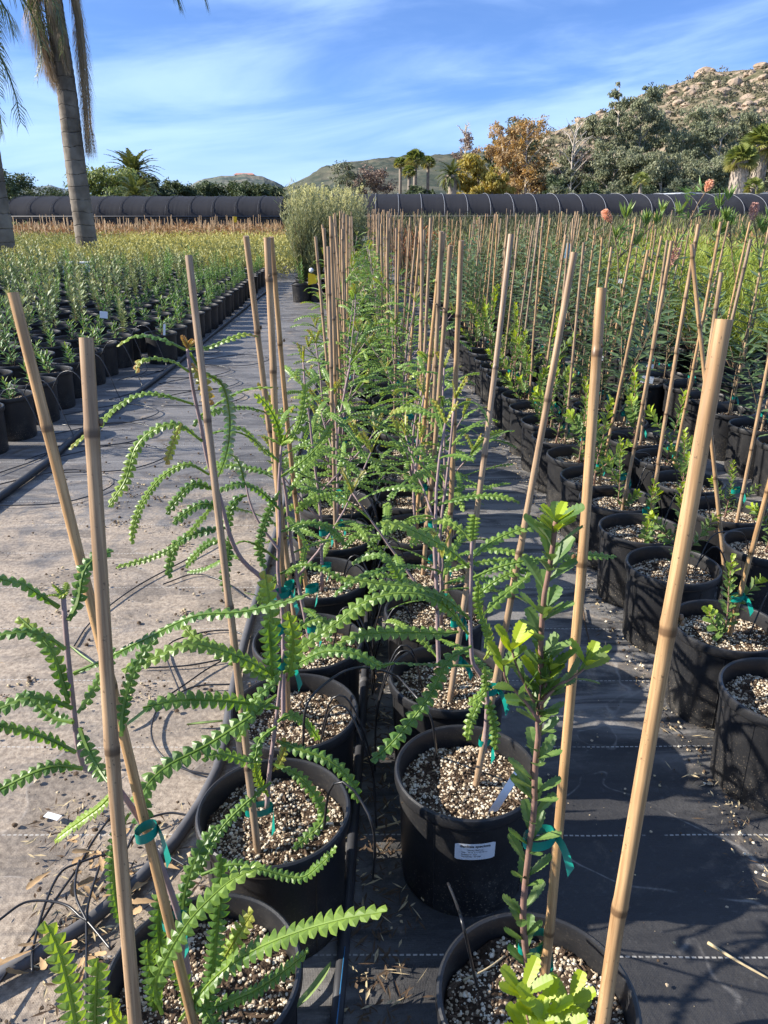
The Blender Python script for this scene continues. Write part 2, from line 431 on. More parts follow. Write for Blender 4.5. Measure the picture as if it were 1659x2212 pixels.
# dried puddle rims: thin pale contour lines of a smooth noise
pud = node(t, 'ShaderNodeTexNoise', {'Vector': P, 'Scale': 2.1, 'Detail': 2.5, 'Roughness': 0.45, 'Distortion': 0.5})
dd = math_(t, 'ABSOLUTE', math_(t, 'SUBTRACT', pud.outputs[0], 0.585))
ring = math_(t, 'MULTIPLY', smooth(t, dd, 0.008, 0.0), smooth(t, blot.outputs[0], 0.42, 0.62))
inside = smooth(t, pud.outputs[0], 0.583, 0.592)
c = mix(t, math_(t, 'MULTIPLY', math_(t, 'MULTIPLY', inside, smooth(t, blot.outputs[0], 0.30, 0.55)), 0.38), c, (0.035, 0.035, 0.038))
c = mix(t, math_(t, 'MULTIPLY', ring, 0.55), c, (0.33, 0.31, 0.285))
# pale marker threads woven across every foot or so
fr = math_(t, 'FRACT', math_(t, 'DIVIDE', math_(t, 'ADD', Y_, 0.020), 0.345))
thr = math_(t, 'MULTIPLY', math_(t, 'LESS_THAN', math_(t, 'ABSOLUTE', math_(t, 'SUBTRACT', fr, 0.5)), 0.0062), math_(t, 'GREATER_THAN', math_(t, 'FRACT', math_(t, 'MULTIPLY', X_, 70.0)), 0.35))
thr = math_(t, 'MULTIPLY', thr, smooth(t, mid_.outputs[0], 0.36, 0.50))
c = mix(t, math_(t, 'MULTIPLY', thr, 0.75), c, (0.50, 0.48, 0.44))
wv = node(t, 'ShaderNodeTexWave', {'Vector': P, 'Scale': 95.0, 'Distortion': 0.3}, bands_direction='X')
wv2 = node(t, 'ShaderNodeTexWave', {'Vector': P, 'Scale': 60.0, 'Distortion': 0.3}, bands_direction='Y')
c = mix(t, math_(t, 'MULTIPLY', math_(t, 'MULTIPLY', wv.outputs[1], wv2.outputs[1]), 0.16), c, (0.02, 0.02, 0.02))
hgt = math_(t, 'ADD', math_(t, 'MULTIPLY', math_(t, 'ADD', wv.outputs[1], wv2.outputs[1]), 0.06), math_(t, 'ADD', fine.outputs[0], math_(t, 'MULTIPLY', mid_.outputs[0], 2.0)))
wrk = node(t, 'ShaderNodeTexNoise', {'Vector': node(t, 'ShaderNodeMapping', {'Vector': P, 'Rotation': (0, 0, 0.5), 'Scale': (1.0, 3.2, 1)}).outputs[0], 'Scale': 2.4, 'Detail': 3.0, 'Distortion': 1.4})
hgt = math_(t, 'ADD', hgt, math_(t, 'MULTIPLY', wrk.outputs[0], 4.0))
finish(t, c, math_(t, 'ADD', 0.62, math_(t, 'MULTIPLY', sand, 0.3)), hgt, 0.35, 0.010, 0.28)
mb = MB()
nx, ny = 150, 120
vs = []; fs = []
for j in range(ny + 1):
    y = -1.5 + 50 * (j / ny) ** 1.9
    for i in range(nx + 1):
        u = i / nx * 2 - 1
        x = 26 * (abs(u) ** 1.7) * (1 if u > 0 else -1)
        z = 0.010 * noise.noise((x * 1.3, y * 1.3, 0)) + 0.006 * noise.noise((x * 4, y * 4, 3))
        vs.append((x, y, z))
for j in range(ny):
    for i in range(nx):
        a = j * (nx + 1) + i
        fs.append((a, a + 1, a + nx + 2, a + nx + 1))
mb.add(vs, fs)
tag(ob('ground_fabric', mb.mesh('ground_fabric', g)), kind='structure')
# ------------------------------------------------------------------ big structures: shade houses, hills, trees
def rot_pt(p, a):
    c_, s_ = math.cos(a), math.sin(a)
    return Vector((p[0] * c_ - p[1] * s_, p[0] * s_ + p[1] * c_, p[2]))


m, t = new_mat('shade_cloth')
tc = node(t, 'ShaderNodeTexCoord')
n = node(t, 'ShaderNodeTexNoise', {'Vector': tc.outputs['Object'], 'Scale': 0.55, 'Detail': 6.0})
n2_ = node(t, 'ShaderNodeTexNoise', {'Vector': node(t, 'ShaderNodeMapping', {'Vector': tc.outputs['Object'], 'Scale': (6, 0.6, 0.6)}).outputs[0], 'Scale': 1.5, 'Detail': 4.0})
c = mix(t, n.outputs[0], (0.019, 0.019, 0.022), (0.034, 0.034, 0.039))
finish(t, c, 0.75, n2_.outputs[0], 0.5, 0.03, 0.12, alpha=0.93)
M['cloth'] = m
m, t = new_mat('shade_cloth_wall')
tc = node(t, 'ShaderNodeTexCoord')
n = node(t, 'ShaderNodeTexNoise', {'Vector': node(t, 'ShaderNodeMapping', {'Vector': tc.outputs['Object'], 'Scale': (3.0, 1, 0.5)}).outputs[0], 'Scale': 1.0, 'Detail': 5.0})
c = mix(t, n.outputs[0], (0.018, 0.018, 0.020), (0.055, 0.052, 0.052))
finish(t, c, 0.8, n.outputs[0], 0.6, 0.04, 0.2, alpha=0.84)
M['cloth_wall'] = m
M['hoop'] = plain('hoop_pipe', (0.22, 0.225, 0.24), 0.45, 0.15, 4)
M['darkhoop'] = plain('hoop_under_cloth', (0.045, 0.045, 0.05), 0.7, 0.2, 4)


def tunnel(name, label, x0, x1, Y, eave, ridge, width, hoop_mat, step, base_z=0.0, roof_mat=None, wall_mat=None, wires=True):
    """A long low tunnel running across the view: arched roof cloth over hoops, straight side walls, closed ends."""
    root = thing(name, label, 'shade house', (0, Y, 0), -YAW)
    def arc(u):                                      # u 0..1 over the arch, front eave to back eave
        a = math.pi * (1 - u)
        return (-width / 2 * math.cos(math.pi - a), eave + (ridge - eave) * math.sin(a) ** 0.8)
    N = 18
    prof = [(-width / 2 * math.cos(math.pi * k / N) * 1.0 + 0.0, eave + (ridge - eave) * (math.sin(math.pi * k / N) ** 0.85 if 0 < k < N else 0)) for k in range(N + 1)]
    xs = []; x = x0
    while x < x1 + 0.01:
        xs.append(x); x += step
    sub = 4
    r = MB(); vs = []; fs = []
    cols = []
    for i in range(len(xs) - 1):
        for k in range(sub):
            cols.append((xs[i] + (xs[i + 1] - xs[i]) * k / sub, k / sub))
    cols.append((xs[-1], 0))
    for x, ph in cols:
        sag = 0.016 * math.sin(math.pi * ph)
        for (py, pz) in prof:
            f = (pz - eave) / (ridge - eave)
            vs.append((x, py * (1 - 0.012 * math.sin(math.pi * ph)), pz - sag * f))
    n_ = len(prof)
    for i in range(len(cols) - 1):
        for k in range(n_ - 1):
            a = i * n_ + k
            fs.append((a, a + 1, a + n_ + 1, a + n_))
    r.add(vs, fs)
    ob('roof_cloth', r.mesh('roof_cloth', roof_mat or M['cloth']), root)
    for y in (-width / 2, width / 2):
        w = MB(); vs = []; fs = []; k_ = 90
        for i in range(k_ + 1):
            x = x0 + (xs[-1] - x0) * i / k_
            for z in (base_z - 0.02, base_z + (eave - base_z) * 0.5, eave - 0.012):
                vs.append((x, y + 0.05 * noise.noise((x * 0.7, z * 2, y)), z))
        for i in range(k_):
            for j in range(2):
                a = i * 3 + j; fs.append((a, a + 3, a + 4, a + 1))
        w.add(vs, fs)
        ob('side_wall', w.mesh('side_wall', wall_mat or M['cloth_wall']), root)
    for x in (x0, xs[-1]):
        e = MB(); vs = [(x - 0.01, p[0], p[1] - 0.02) for p in prof] + [(x - 0.01, p[0], base_z) for p in prof]
        e.add(vs, [(k, k + 1, n_ + k + 1, n_ + k) for k in range(n_ - 1)])
        ob('end_wall', e.mesh('end_wall', M['cloth_wall']), root)
    hm = MB(); hm.tube([(0, p[0] * 1.012, p[1] + 0.03) for p in prof], 0.012, 5)
    hme = hm.mesh('hoop', hoop_mat)
    pm = MB(); pm.tube([(0, -width / 2 - 0.05, base_z), (0, -width / 2 - 0.05, eave)], 0.03, 5)
    pme = pm.mesh('post', M['darkhoop'])
    for i, x in enumerate(xs[:100]):
        ob('hoop', hme, root, (x, 0, 0)); ob('post', pme, root, (x, 0, 0))
    for zz, rad in ((eave, 0.045), (eave - 0.10, 0.02)):
        b = MB(); b.tube([(x0, -width / 2 - 0.06, zz), (xs[-1], -width / 2 - 0.06, zz)], rad, 5)
        ob('eave_rail', b.mesh('eave_rail', M['darkhoop']), root)
    return root


lx = aty(52, 440, 47.0)[0]
tunnel('shade_house', 'long black cloth shade tunnel ending behind the tall palm trunk', lx, aty(640, 440, 47.0)[0], 47.0, 0.98, 2.02, 6.4, M['darkhoop'], 1.22)
tunnel('shade_house', 'long black cloth shade tunnel with pale hoops before the rocky hill', -2.6, 34.0, 47.0, 1.0, 2.14, 6.4, M['hoop'], 1.22)
for px, lab in ((1497, 'pale domed greenhouse top rising behind the shade cloth under the orange flower'), (1650, 'pale domed greenhouse top behind the shade cloth beside the shaggy palms')):
    c_ = aty(px, 425, 62.0)
    r = thing('greenhouse', lab, 'greenhouse', (c_[0], 62.0, 0), -YAW)
    mb = MB(); prof = [(-2.1 * math.cos(math.pi * k / 14), 1.5 + 0.98 * math.sin(math.pi * k / 14)) for k in range(15)]
    vs = []; fs = []
    for y in (0, 12):
        vs += [(p[0], y, p[1]) for p in prof]
    fs += [(k, k + 1, 15 + k + 1, 15 + k) for k in range(14)]
    mb.add(vs, fs); ob('roof_film', mb.mesh('roof_film', plain('pale_film', (0.62, 0.66, 0.70), 0.4, 0.05, 2)), r)
    mb = MB(); mb.add([(p[0], 0.0, p[1] - 0.015) for p in prof] + [(2.1, 0, 0), (-2.1, 0, 0)], [tuple(range(17))]); ob('end_wall', mb.mesh('end_wall', plain('pale_end_film', (0.45, 0.47, 0.5), 0.5, 0.1, 2)), r)

# gate frame at the far left
gp = at(45, 505, 0)
gp = aty(33, 500, 45.0)
r = thing('metal_gate', 'pale metal gate frame standing by the end of the shade tunnel', 'gate', (gp[0], 45.0, 0))
mb = MB(); mb.tube([(-0.45, 0, 0), (-0.45, 0, 1.65), (0.1, 0, 1.55), (0.35, 0, 1.35), (0.35, 0, 0)], 0.035, 6); ob('gate_frame', mb.mesh('gate_frame', M['steel']), r)
mb = MB()
for k in range(5):
    mb.tube([(-0.45, 0, 0.3 + 0.25 * k), (0.35, 0, 0.3 + 0.22 * k)], 0.012, 4)
ob('gate_wire', mb.mesh('gate_wire', M['steel']), r)

# ---- hills
def hill_mat(name, rock, brush, dry, rockamt, scale):
    m, t = new_mat(name)
    tc = node(t, 'ShaderNodeTexCoord'); P = tc.outputs['Object']
    n1 = node(t, 'ShaderNodeTexNoise', {'Vector': P, 'Scale': scale, 'Detail': 9.0, 'Roughness': 0.68})
    n2 = node(t, 'ShaderNodeTexNoise', {'Vector': P, 'Scale': scale * 3.1, 'Detail': 8.0, 'Roughness': 0.7})
    v = node(t, 'ShaderNodeTexVoronoi', {'Vector': P, 'Scale': scale * 4.0})
    c = mix(t, smooth(t, n1.outputs[0], 0.42, 0.60), brush, dry)
    rk = math_(t, 'MULTIPLY', smooth(t, n2.outputs[0], 0.62 - rockamt * 0.2, 0.70 - rockamt * 0.2), smooth(t, v.outputs['Distance'], 0.62, 0.40))
    c = mix(t, rk, c, rock)
    finish(t, c, 0.95, n2.outputs[0], 1.0, 1.2, 0.1)
    return m


def hill(name, sil, dfoot, dridge, mat, rough_amp, back=1.25, n_az=160, n_r=70, foot_y=446, pw=0.9):
    """Terrain whose skyline has the heights SIL gives by bearing (photo points), rising from DFOOT to DRIDGE metres away."""
    sx = [p[0] for p in sil]; sy = [p[1] for p in sil]
    grid = []; vs = []; fs = []
    for i in range(n_az + 1):
        px = sx[0] + (sx[-1] - sx[0]) * i / n_az
        py = float(np.interp(px, sx, sy))
        top = atd(px, py, dridge); hr = max(top[2], 0.3)
        ux, uy = top[0] / dridge, top[1] / dridge
        col = []
        for j in range(n_r + 1):
            r = dfoot + (dridge * back - dfoot) * j / n_r
            q = (r - dfoot) / (dridge - dfoot)
            if q <= 1:
                z = hr * (q ** pw)
            else:
                z = hr * max(0.0, 1 - ((q - 1) * 1.3) ** 1.5)
            e = min(1.0, q * 3) * (1.0 if q < 0.97 else 0.35)
            x, y = ux * r, uy * r
            f = 14.0 / (dridge - dfoot)
            z += rough_amp * e * (noise.fractal((x * f, y * f, 1.7), 0.9, 2.1, 6)) - 0.3
            col.append(len(vs)); vs.append((x, y, z))
        grid.append(col)
    for i in range(n_az):
        for j in range(n_r):
            fs.append((grid[i][j], grid[i + 1][j], grid[i + 1][j + 1], grid[i][j + 1]))
    mb = MB(); mb.add(vs, fs)
    o = tag(ob(name, mb.mesh(name, mat)), kind='structure')
    return grid, vs


hm = hill_mat('rocky_hillside', (0.38, 0.29, 0.21), (0.085, 0.085, 0.045), (0.30, 0.235, 0.155), 0.8, 0.06)
RIDGE = [(985, 432), (1020, 415), (1080, 375), (1130, 325), (1180, 286), (1240, 266), (1300, 246), (1340, 228), (1380, 205), (1420, 191), (1460, 176), (1500, 164), (1560, 152), (1660, 143), (1850, 135), (2200, 170)]
grid_r, vs_r = hill('hill', RIDGE, 130, 330, hm, 2.6, pw=1.0)
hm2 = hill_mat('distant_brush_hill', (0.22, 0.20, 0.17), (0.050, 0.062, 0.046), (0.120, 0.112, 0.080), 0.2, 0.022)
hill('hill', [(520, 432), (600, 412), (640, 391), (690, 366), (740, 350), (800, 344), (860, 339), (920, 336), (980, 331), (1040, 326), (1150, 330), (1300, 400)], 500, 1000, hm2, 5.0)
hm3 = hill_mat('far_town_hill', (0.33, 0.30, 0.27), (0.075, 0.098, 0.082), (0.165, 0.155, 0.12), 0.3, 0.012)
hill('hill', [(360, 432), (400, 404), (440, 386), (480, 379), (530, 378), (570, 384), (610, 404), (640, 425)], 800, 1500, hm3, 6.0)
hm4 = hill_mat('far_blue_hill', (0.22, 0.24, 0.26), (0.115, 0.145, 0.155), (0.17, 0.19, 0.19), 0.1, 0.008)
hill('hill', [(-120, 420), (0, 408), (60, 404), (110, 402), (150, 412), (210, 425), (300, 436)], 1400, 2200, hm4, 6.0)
hc = atd(528, 379, 1480)
r = thing('hilltop_house', 'long pink roofed house on the crest of the far hill', 'house', (hc[0], hc[1], hc[2] - 3))
mb = MB(); mb.box((-16, -5, -3), (16, 5, 4.0)); ob('wall', mb.mesh('wall', plain('pink_wall', (0.42, 0.29, 0.25), 0.8, 0.1, 0.2), False), r)
mb = MB(); mb.add([(-18, -6.5, 4.01), (18, -6.5, 4.01), (18, 6.5, 4.01), (-18, 6.5, 4.01), (-14, 0, 6.8), (14, 0, 6.8)], [(0, 1, 5, 4), (1, 2, 5), (2, 3, 4, 5), (3, 0, 4), (3, 2, 1, 0)]); ob('roof', mb.mesh('roof', plain('clay_roof', (0.45, 0.22, 0.16), 0.8, 0.2, 0.4), False), r)

# ---- boulders and brush on the near hill
m, t = new_mat('granite')
tc = node(t, 'ShaderNodeTexCoord'); oi = node(t, 'ShaderNodeObjectInfo')
n = node(t, 'ShaderNodeTexNoise', {'Vector': node(t, 'ShaderNodeVectorMath', {0: tc.outputs['Object'], 1: oi.outputs['Location']}, operation='ADD').outputs[0], 'Scale': 1.3, 'Detail': 8.0, 'Roughness': 0.65})
c = mix(t, smooth(t, n.outputs[0], 0.35, 0.65), (0.24, 0.18, 0.13), (0.40, 0.31, 0.225))
finish(t, c, 0.9, n.outputs[0], 0.7, 0.25, 0.15)
M['granite'] = m
rr = random.Random(5)
bmesh_ = []
for k in range(6):
    mb = MB(); vs = []
    for v in SPH3[0]:
        d = 1 + 0.30 * noise.noise(v * 1.1 + Vector((k * 7.3, 0, 0))) + 0.13 * noise.noise(v * 2.6 + Vector((0, k * 3.1, 0)))
        p = v * d; p.z *= 0.72
        vs.append(p)
    mb.add(vs, SPH3[1]); bmesh_.append(mb.mesh('boulder', M['granite']))


def hill_point(px, q):
    i = (px - RIDGE[0][0]) / (RIDGE[-1][0] - RIDGE[0][0]) * 160
    i = max(0, min(159, int(i)))
    r = 130 + 200 * q
    j = int((r - 130) / (330 * 1.25 - 130) * 70)
    return Vector(vs_r[grid_r[i][max(0, min(70, j))]])


big = [(1345, 0.97, 5.6), (1530, 0.99, 8.2), (1600, 0.86, 6.5), (1650, 0.98, 6.0), (1375, 0.9, 4.5), (1300, 0.93, 4.4), (1255, 0.95, 4.0), (1420, 0.93, 4.4), (1445, 0.86, 3.6), (1480, 0.94, 4.0), (1500, 0.78, 4.6), (1560, 0.9, 4.4), (1575, 0.72, 5.2), (1625, 0.9, 5.0)]
spec = [(a, b, c_, True) for a, b, c_ in big] + [(rr.uniform(1150, 1690), rr.uniform(0.40, 1.0), 0.9 + 3.0 * rr.random() ** 2.2, False) for _ in range(240)]
blab = 'rounded tan granite boulder among brush on the rocky hillside'
biglab = ['domed tan boulder on the skyline of the rocky hill above the eucalyptus', 'widest tan boulder on the skyline of the rocky hill']
for k, (px, q, s_, isb) in enumerate(spec):
    p = hill_point(px, q)
    s_ *= 0.42
    o = ob('boulder', bmesh_[k % 6], None, p + Vector((0, 0, s_ * 0.10)), rr.uniform(0, 6), (s_ * rr.uniform(0.8, 1.3), s_ * rr.uniform(0.8, 1.2), s_ * rr.uniform(0.7, 1.0)))
    if k < 2:
        tag(o, biglab[k], 'boulder')
    else:
        tag(o, blab, 'boulder', 'boulders on the rocky hillside')


def rand_dir(rg):
    z = rg.uniform(-1, 1); a = rg.uniform(0, 2 * math.pi); q = math.sqrt(1 - z * z)
    return Vector((q * math.cos(a), q * math.sin(a), z))


def leaf_card(mb, p, d, nrm, L, W, mi=0, t=0.0):
    """One pointed leaf face with a fold."""
    d = d.normalized(); s_ = d.cross(nrm)
    if s_.length < 1e-4:
        s_ = d.orthogonal()
    s_.normalize(); n_ = s_.cross(d)
    mb.add([p, p + d * L * 0.45 + s_ * W * 0.5 + n_ * W * 0.12, p + d * L, p + d * L * 0.45 - s_ * W * 0.5 + n_ * W * 0.12], [(0, 1, 2), (0, 2, 3)], mi, t)


# brush on the hill: one uncountable cover
mb = MB()
for k in range(560):
    px = rr.uniform(1010, 1700); q = rr.uniform(0.15, 1.01)
    c_ = hill_point(px, q); R_ = rr.uniform(0.7, 2.3)
    for _ in range(38):
        d = rand_dir(rr); d.z = abs(d.z)
        leaf_card(mb, c_ + d * R_ * rr.uniform(0.5, 1.0), rand_dir(rr), rand_dir(rr), rr.uniform(0.5, 0.9), rr.uniform(0.35, 0.6), 0, rr.random() * 0.5)
tag(ob('chaparral', mb.mesh('chaparral', leaf_mat('chaparral_leaf', (0.060, 0.072, 0.042), (0.120, 0.125, 0.072), (0.22, 0.175, 0.11), rough=0.8, scale=0.08, transl=0.1))), kind='stuff')

# ---- trees
LM = {
    'euc': leaf_mat('eucalypt_leaf', (0.085, 0.105, 0.056), (0.225, 0.245, 0.140), (0.30, 0.29, 0.18), transl=0.2, rough=0.6, scale=0.5),
    'dark': leaf_mat('dark_tree_leaf', (0.032, 0.055, 0.022), (0.085, 0.115, 0.045), (0.10, 0.12, 0.05), transl=0.15, rough=0.6, scale=0.5),
    'pepper': leaf_mat('pepper_leaf', (0.11, 0.16, 0.045), (0.20, 0.25, 0.085), (0.27, 0.29, 0.11), transl=0.25, rough=0.6, scale=0.5),
    'willow': leaf_mat('willow_leaf', (0.22, 0.20, 0.040), (0.36, 0.30, 0.065), (0.42, 0.30, 0.08), transl=0.25, rough=0.6, scale=0.4),
    'autumn': leaf_mat('autumn_leaf', (0.25, 0.18, 0.095), (0.42, 0.295, 0.145), (0.52, 0.34, 0.08), transl=0.25, rough=0.7, scale=0.4),
    'brown': leaf_mat('bare_twig_haze', (0.17, 0.12, 0.09), (0.25, 0.18, 0.14), (0.30, 0.22, 0.17), transl=0.05, rough=0.9, scale=0.4),
    'pine': leaf_mat('pine_needle', (0.055, 0.075, 0.035), (0.11, 0.13, 0.06), (0.16, 0.16, 0.08), transl=0.15, rough=0.7, scale=0.4),
    'pale': leaf_mat('pale_bush_leaf', (0.085, 0.105, 0.060), (0.16, 0.18, 0.11), (0.22, 0.22, 0.14), transl=0.2, rough=0.6, scale=0.4),
}
M['pale_bark'] = plain('pale_bark', (0.47, 0.41, 0.34), 0.9, 0.25, 3, 0.1)
M['grey_bark'] = plain('grey_bark', (0.22, 0.185, 0.15), 0.9, 0.3, 3, 0.1)


def limb_paths(rg, h, w, n_limb, lean=0.0, start=0.25, up=0.75):
    base = []
    x = y = 0.0
    for k in range(9):
        u = k / 8
        base.append(Vector((x + lean * u * h, y, h * u)))
        x += rg.uniform(-0.03, 0.03) * h * 0.35; y += rg.uniform(-0.03, 0.03) * h * 0.3
    limbs = []
    for k in range(n_limb):
        u = start + (0.95 - start) * (k + rg.random()) / n_limb
        i = int(u * 8); f = u * 8 - i
        p = base[i].lerp(base[min(8, i + 1)], f)
        a = rg.uniform(0, 6.283); L = w * (1.15 - 0.55 * u) * rg.uniform(0.6, 1.05)
        pts = [p]
        for q in range(1, 6):
            s_ = q / 5
            pts.append(p + Vector((math.cos(a + 0.3 * s_), math.sin(a + 0.3 * s_), 0)) * L * s_ + Vector((0, 0, up * L * s_ * (1.25 - 0.5 * s_))) + Vector((rg.uniform(-1, 1), rg.uniform(-1, 1), rg.uniform(-1, 1))) * L * 0.05)
        limbs.append(pts)
    return base, limbs


def tree_mesh(seed, h, w, kind, n_limb=10, leaf=0.30, clumps=60, per=34, trunk_r=None, lean=0.0, start=0.22, up=0.75, droop=0.25, skirt=0.0, shape=1.0, csize=1.0):
    rg = random.Random(seed)
    base, limbs = limb_paths(rg, h * 0.93, w, n_limb, lean, start, up)
    tr = MB(); r0 = trunk_r or h * 0.016
    tr.tube(base, [r0 * (1 - 0.75 * k / 8) for k in range(9)], 7)
    for pts in limbs:
        tr.tube(pts, [r0 * 0.30 * (1 - 0.8 * k / 5) + 0.012 for k in range(6)], 5, cap=False)
        for q in (2, 3, 4):
            d = rand_dir(rg); d.z = abs(d.z) * 0.8 - 0.1
            tr.tube([pts[q], pts[q] + d * w * 0.13, pts[q] + d * w * 0.25 + Vector((0, 0, w * 0.05))], [r0 * 0.16, r0 * 0.1, 0.01], 4, cap=False)
    cr = MB()
    anchors = []
    for pts in limbs:
        anchors += [(pts[3], 0.8), (pts[4], 0.9), (pts[5], 1.0)]
    anchors += [(base[8], 0.9), (base[7], 0.8)]
    for k in range(clumps):
        a, s_ = anchors[k % len(anchors)]
        c_ = a + Vector((rg.gauss(0, 1), rg.gauss(0, 1), rg.gauss(0, 0.8))) * w * 0.12
        R_ = w * rg.uniform(0.12, 0.24) * s_ * csize
        tone = max(0, rg.gauss(0.18, 0.22))
        for _ in range(per):
            d = rand_dir(rg) * (rg.random() ** 0.45)
            p = c_ + Vector((d.x, d.y, d.z * 0.75)) * R_
            if p.z < 0.15:
                continue
            ld = rand_dir(rg); ld.z -= droop * 2
            leaf_card(cr, p, ld, rand_dir(rg), leaf * rg.uniform(0.7, 1.4), leaf * rg.uniform(0.32, 0.6), 0, min(1, max(0, tone + rg.uniform(-0.15, 0.15))))
    if cr.v:                                         # fit the crown to the height and half width asked for
        zs = sorted(v[2] for v in cr.v); ds = sorted(math.hypot(v[0] - lean * h, v[1]) for v in cr.v)
        kz = h / zs[-1 - len(zs) // 400]; kx = w / ds[int(len(ds) * 0.95)]
        for q_ in (tr, cr):
            q_.v = [(v[0] * kx, v[1] * kx, v[2] * kz) for v in q_.v]
    if skirt:
        for _ in range(int(skirt * 900)):
            a = rg.uniform(0, 6.283); q = w * math.sqrt(rg.random()) * 0.9
            p = Vector((math.cos(a) * q, math.sin(a) * q, rg.uniform(0.1, h * 0.45)))
            leaf_card(cr, p, rand_dir(rg), rand_dir(rg), leaf * rg.uniform(0.7, 1.3), leaf * 0.5, 0, rg.random() * 0.4)
    return tr, cr


_tc = {}
def tree(name, label, px, ptop, hw, Y, kind, seed, bark='grey_bark', group=None, cat='tree', **kw):
    top = aty(px, ptop, Y); h = top[2]
    w = hw * math.hypot(top[0], Y) / F * 1.08
    root = thing(name, label, cat, (top[0], Y, 0), 0, group)
    key = (kind, seed)
    tr, cr = tree_mesh(seed, h, w, kind, **kw)
    ob('trunk', tr.mesh('trunk', M[bark]), root)
    if cr.f:
        ob('crown', cr.mesh('crown', LM[kind], smooth=False), root)
    return root


G1 = 'dark trees in the low line beyond the left shade tunnel'
L1 = 'dark evergreen tree in the low line beyond the left shade tunnel'
tree('pepper_tree', 'pale green weeping tree beside the bushy date palm', 226, 362, 62, 84, 'pepper', 11, n_limb=18, clumps=230, per=40, start=0.10, droop=0.6, leaf=0.32, skirt=1)
for i, (px, pt, hw, Y) in enumerate([(335, 384, 34, 100), (385, 391, 40, 104), (425, 396, 34, 108), (455, 393, 36, 112), (505, 392, 42, 108), (548, 398, 38, 104), (590, 400, 36, 110)]):
    tree('evergreen_tree', L1, px, pt, hw, Y, 'dark', 20 + i, n_limb=14, clumps=170, per=36, start=0.1, leaf=0.36, skirt=1.0, group=G1)
tree('evergreen_tree', 'large dark round tree at the edge of the left palm', 8, 366, 52, 82, 'dark', 31, n_limb=16, clumps=200, per=36, start=0.1, skirt=1.2)
tree('evergreen_tree', 'brownish dark tree between the two big palm trunks', 85, 402, 60, 90, 'dark', 32, n_limb=14, clumps=120, per=36, start=0.1, skirt=1.4)
tree('evergreen_tree', 'dark bushy tree partly hidden by the palm trunk', 150, 405, 45, 95, 'dark', 33, n_limb=12, clumps=90, per=36, start=0.1, skirt=1.2)
tree('evergreen_tree', 'dark low tree behind the tall yellow flowered shrubs', 690, 402, 60, 112, 'dark', 34, n_limb=12, clumps=110, per=36, start=0.1, skirt=1.4)
tree('grey_tree', 'grey green open tree before the middle hill', 748, 348, 36, 100, 'pale', 35, n_limb=13, clumps=80, per=26, start=0.2, leaf=0.32)
tree('bare_tree', 'reddish brown leafless tree below the middle hill', 808, 356, 42, 102, 'brown', 36, bark='grey_bark', n_limb=22, clumps=150, per=26, start=0.1, leaf=0.34, csize=1.3)
tree('green_bush', 'dark green rounded bush under the three fan palms', 900, 402, 36, 86, 'dark', 37, cat='bush', n_limb=10, clumps=80, per=36, start=0.05, skirt=1.0)
tree('green_bush', 'bright green rounded bush left of the shaggy date palm', 925, 405, 26, 84, 'smallt' if False else 'dark', 38, cat='bush', n_limb=10, clumps=70, per=36, start=0.05, skirt=1.0)
tree('bare_tree', 'pale leafless tree reaching above the golden willow', 1012, 282, 26, 96, 'brown', 39, bark='pale_bark', n_limb=20, clumps=46, per=22, start=0.45, leaf=0.26, up=1.2, csize=0.9)
tree('willow_tree', 'golden yellow willow at the end of the autumn trees', 1035, 335, 46, 82, 'willow', 40, n_limb=20, clumps=240, per=42, start=0.1, droop=0.8, skirt=1.4, leaf=0.32)
tree('willow_tree', 'low golden willow in front of the autumn trees', 1065, 372, 34, 80, 'willow', 41, n_limb=14, clumps=110, per=40, start=0.1, droop=0.8, skirt=1.2, leaf=0.30)
tree('autumn_tree', 'tall orange brown autumn tree beside the golden willow', 1088, 268, 44, 88, 'autumn', 42, bark='pale_bark', n_limb=22, clumps=190, per=32, start=0.15, up=1.1, leaf=0.28, skirt=0.8)
tree('autumn_tree', 'tall thin leaved autumn tree with a pale forked trunk', 1148, 250, 42, 86, 'autumn', 43, bark='pale_bark', n_limb=24, clumps=170, per=28, start=0.15, up=1.2, leaf=0.28, skirt=0.9, trunk_r=0.15)
tree('pine_tree', 'grey green pine behind the tops of the autumn trees', 1126, 258, 50, 98, 'pine', 44, n_limb=20, clumps=200, per=34, start=0.35, leaf=0.30)
tree('pine_tree', 'slim green pine left of the orange autumn tree', 1072, 292, 22, 99, 'pine', 45, n_limb=12, clumps=60, per=32, start=0.4, leaf=0.30)
tree('bare_tree', 'white barked leafless tree before the rocky slope', 1240, 308, 40, 84, 'brown', 46, bark='pale_bark', n_limb=18, clumps=26, per=14, start=0.3, up=1.2, leaf=0.25, trunk_r=0.13)
EU = 'grey green eucalyptus in the thicket below the rocky hill'
EG = 'eucalyptus trees in the thicket below the rocky hill'
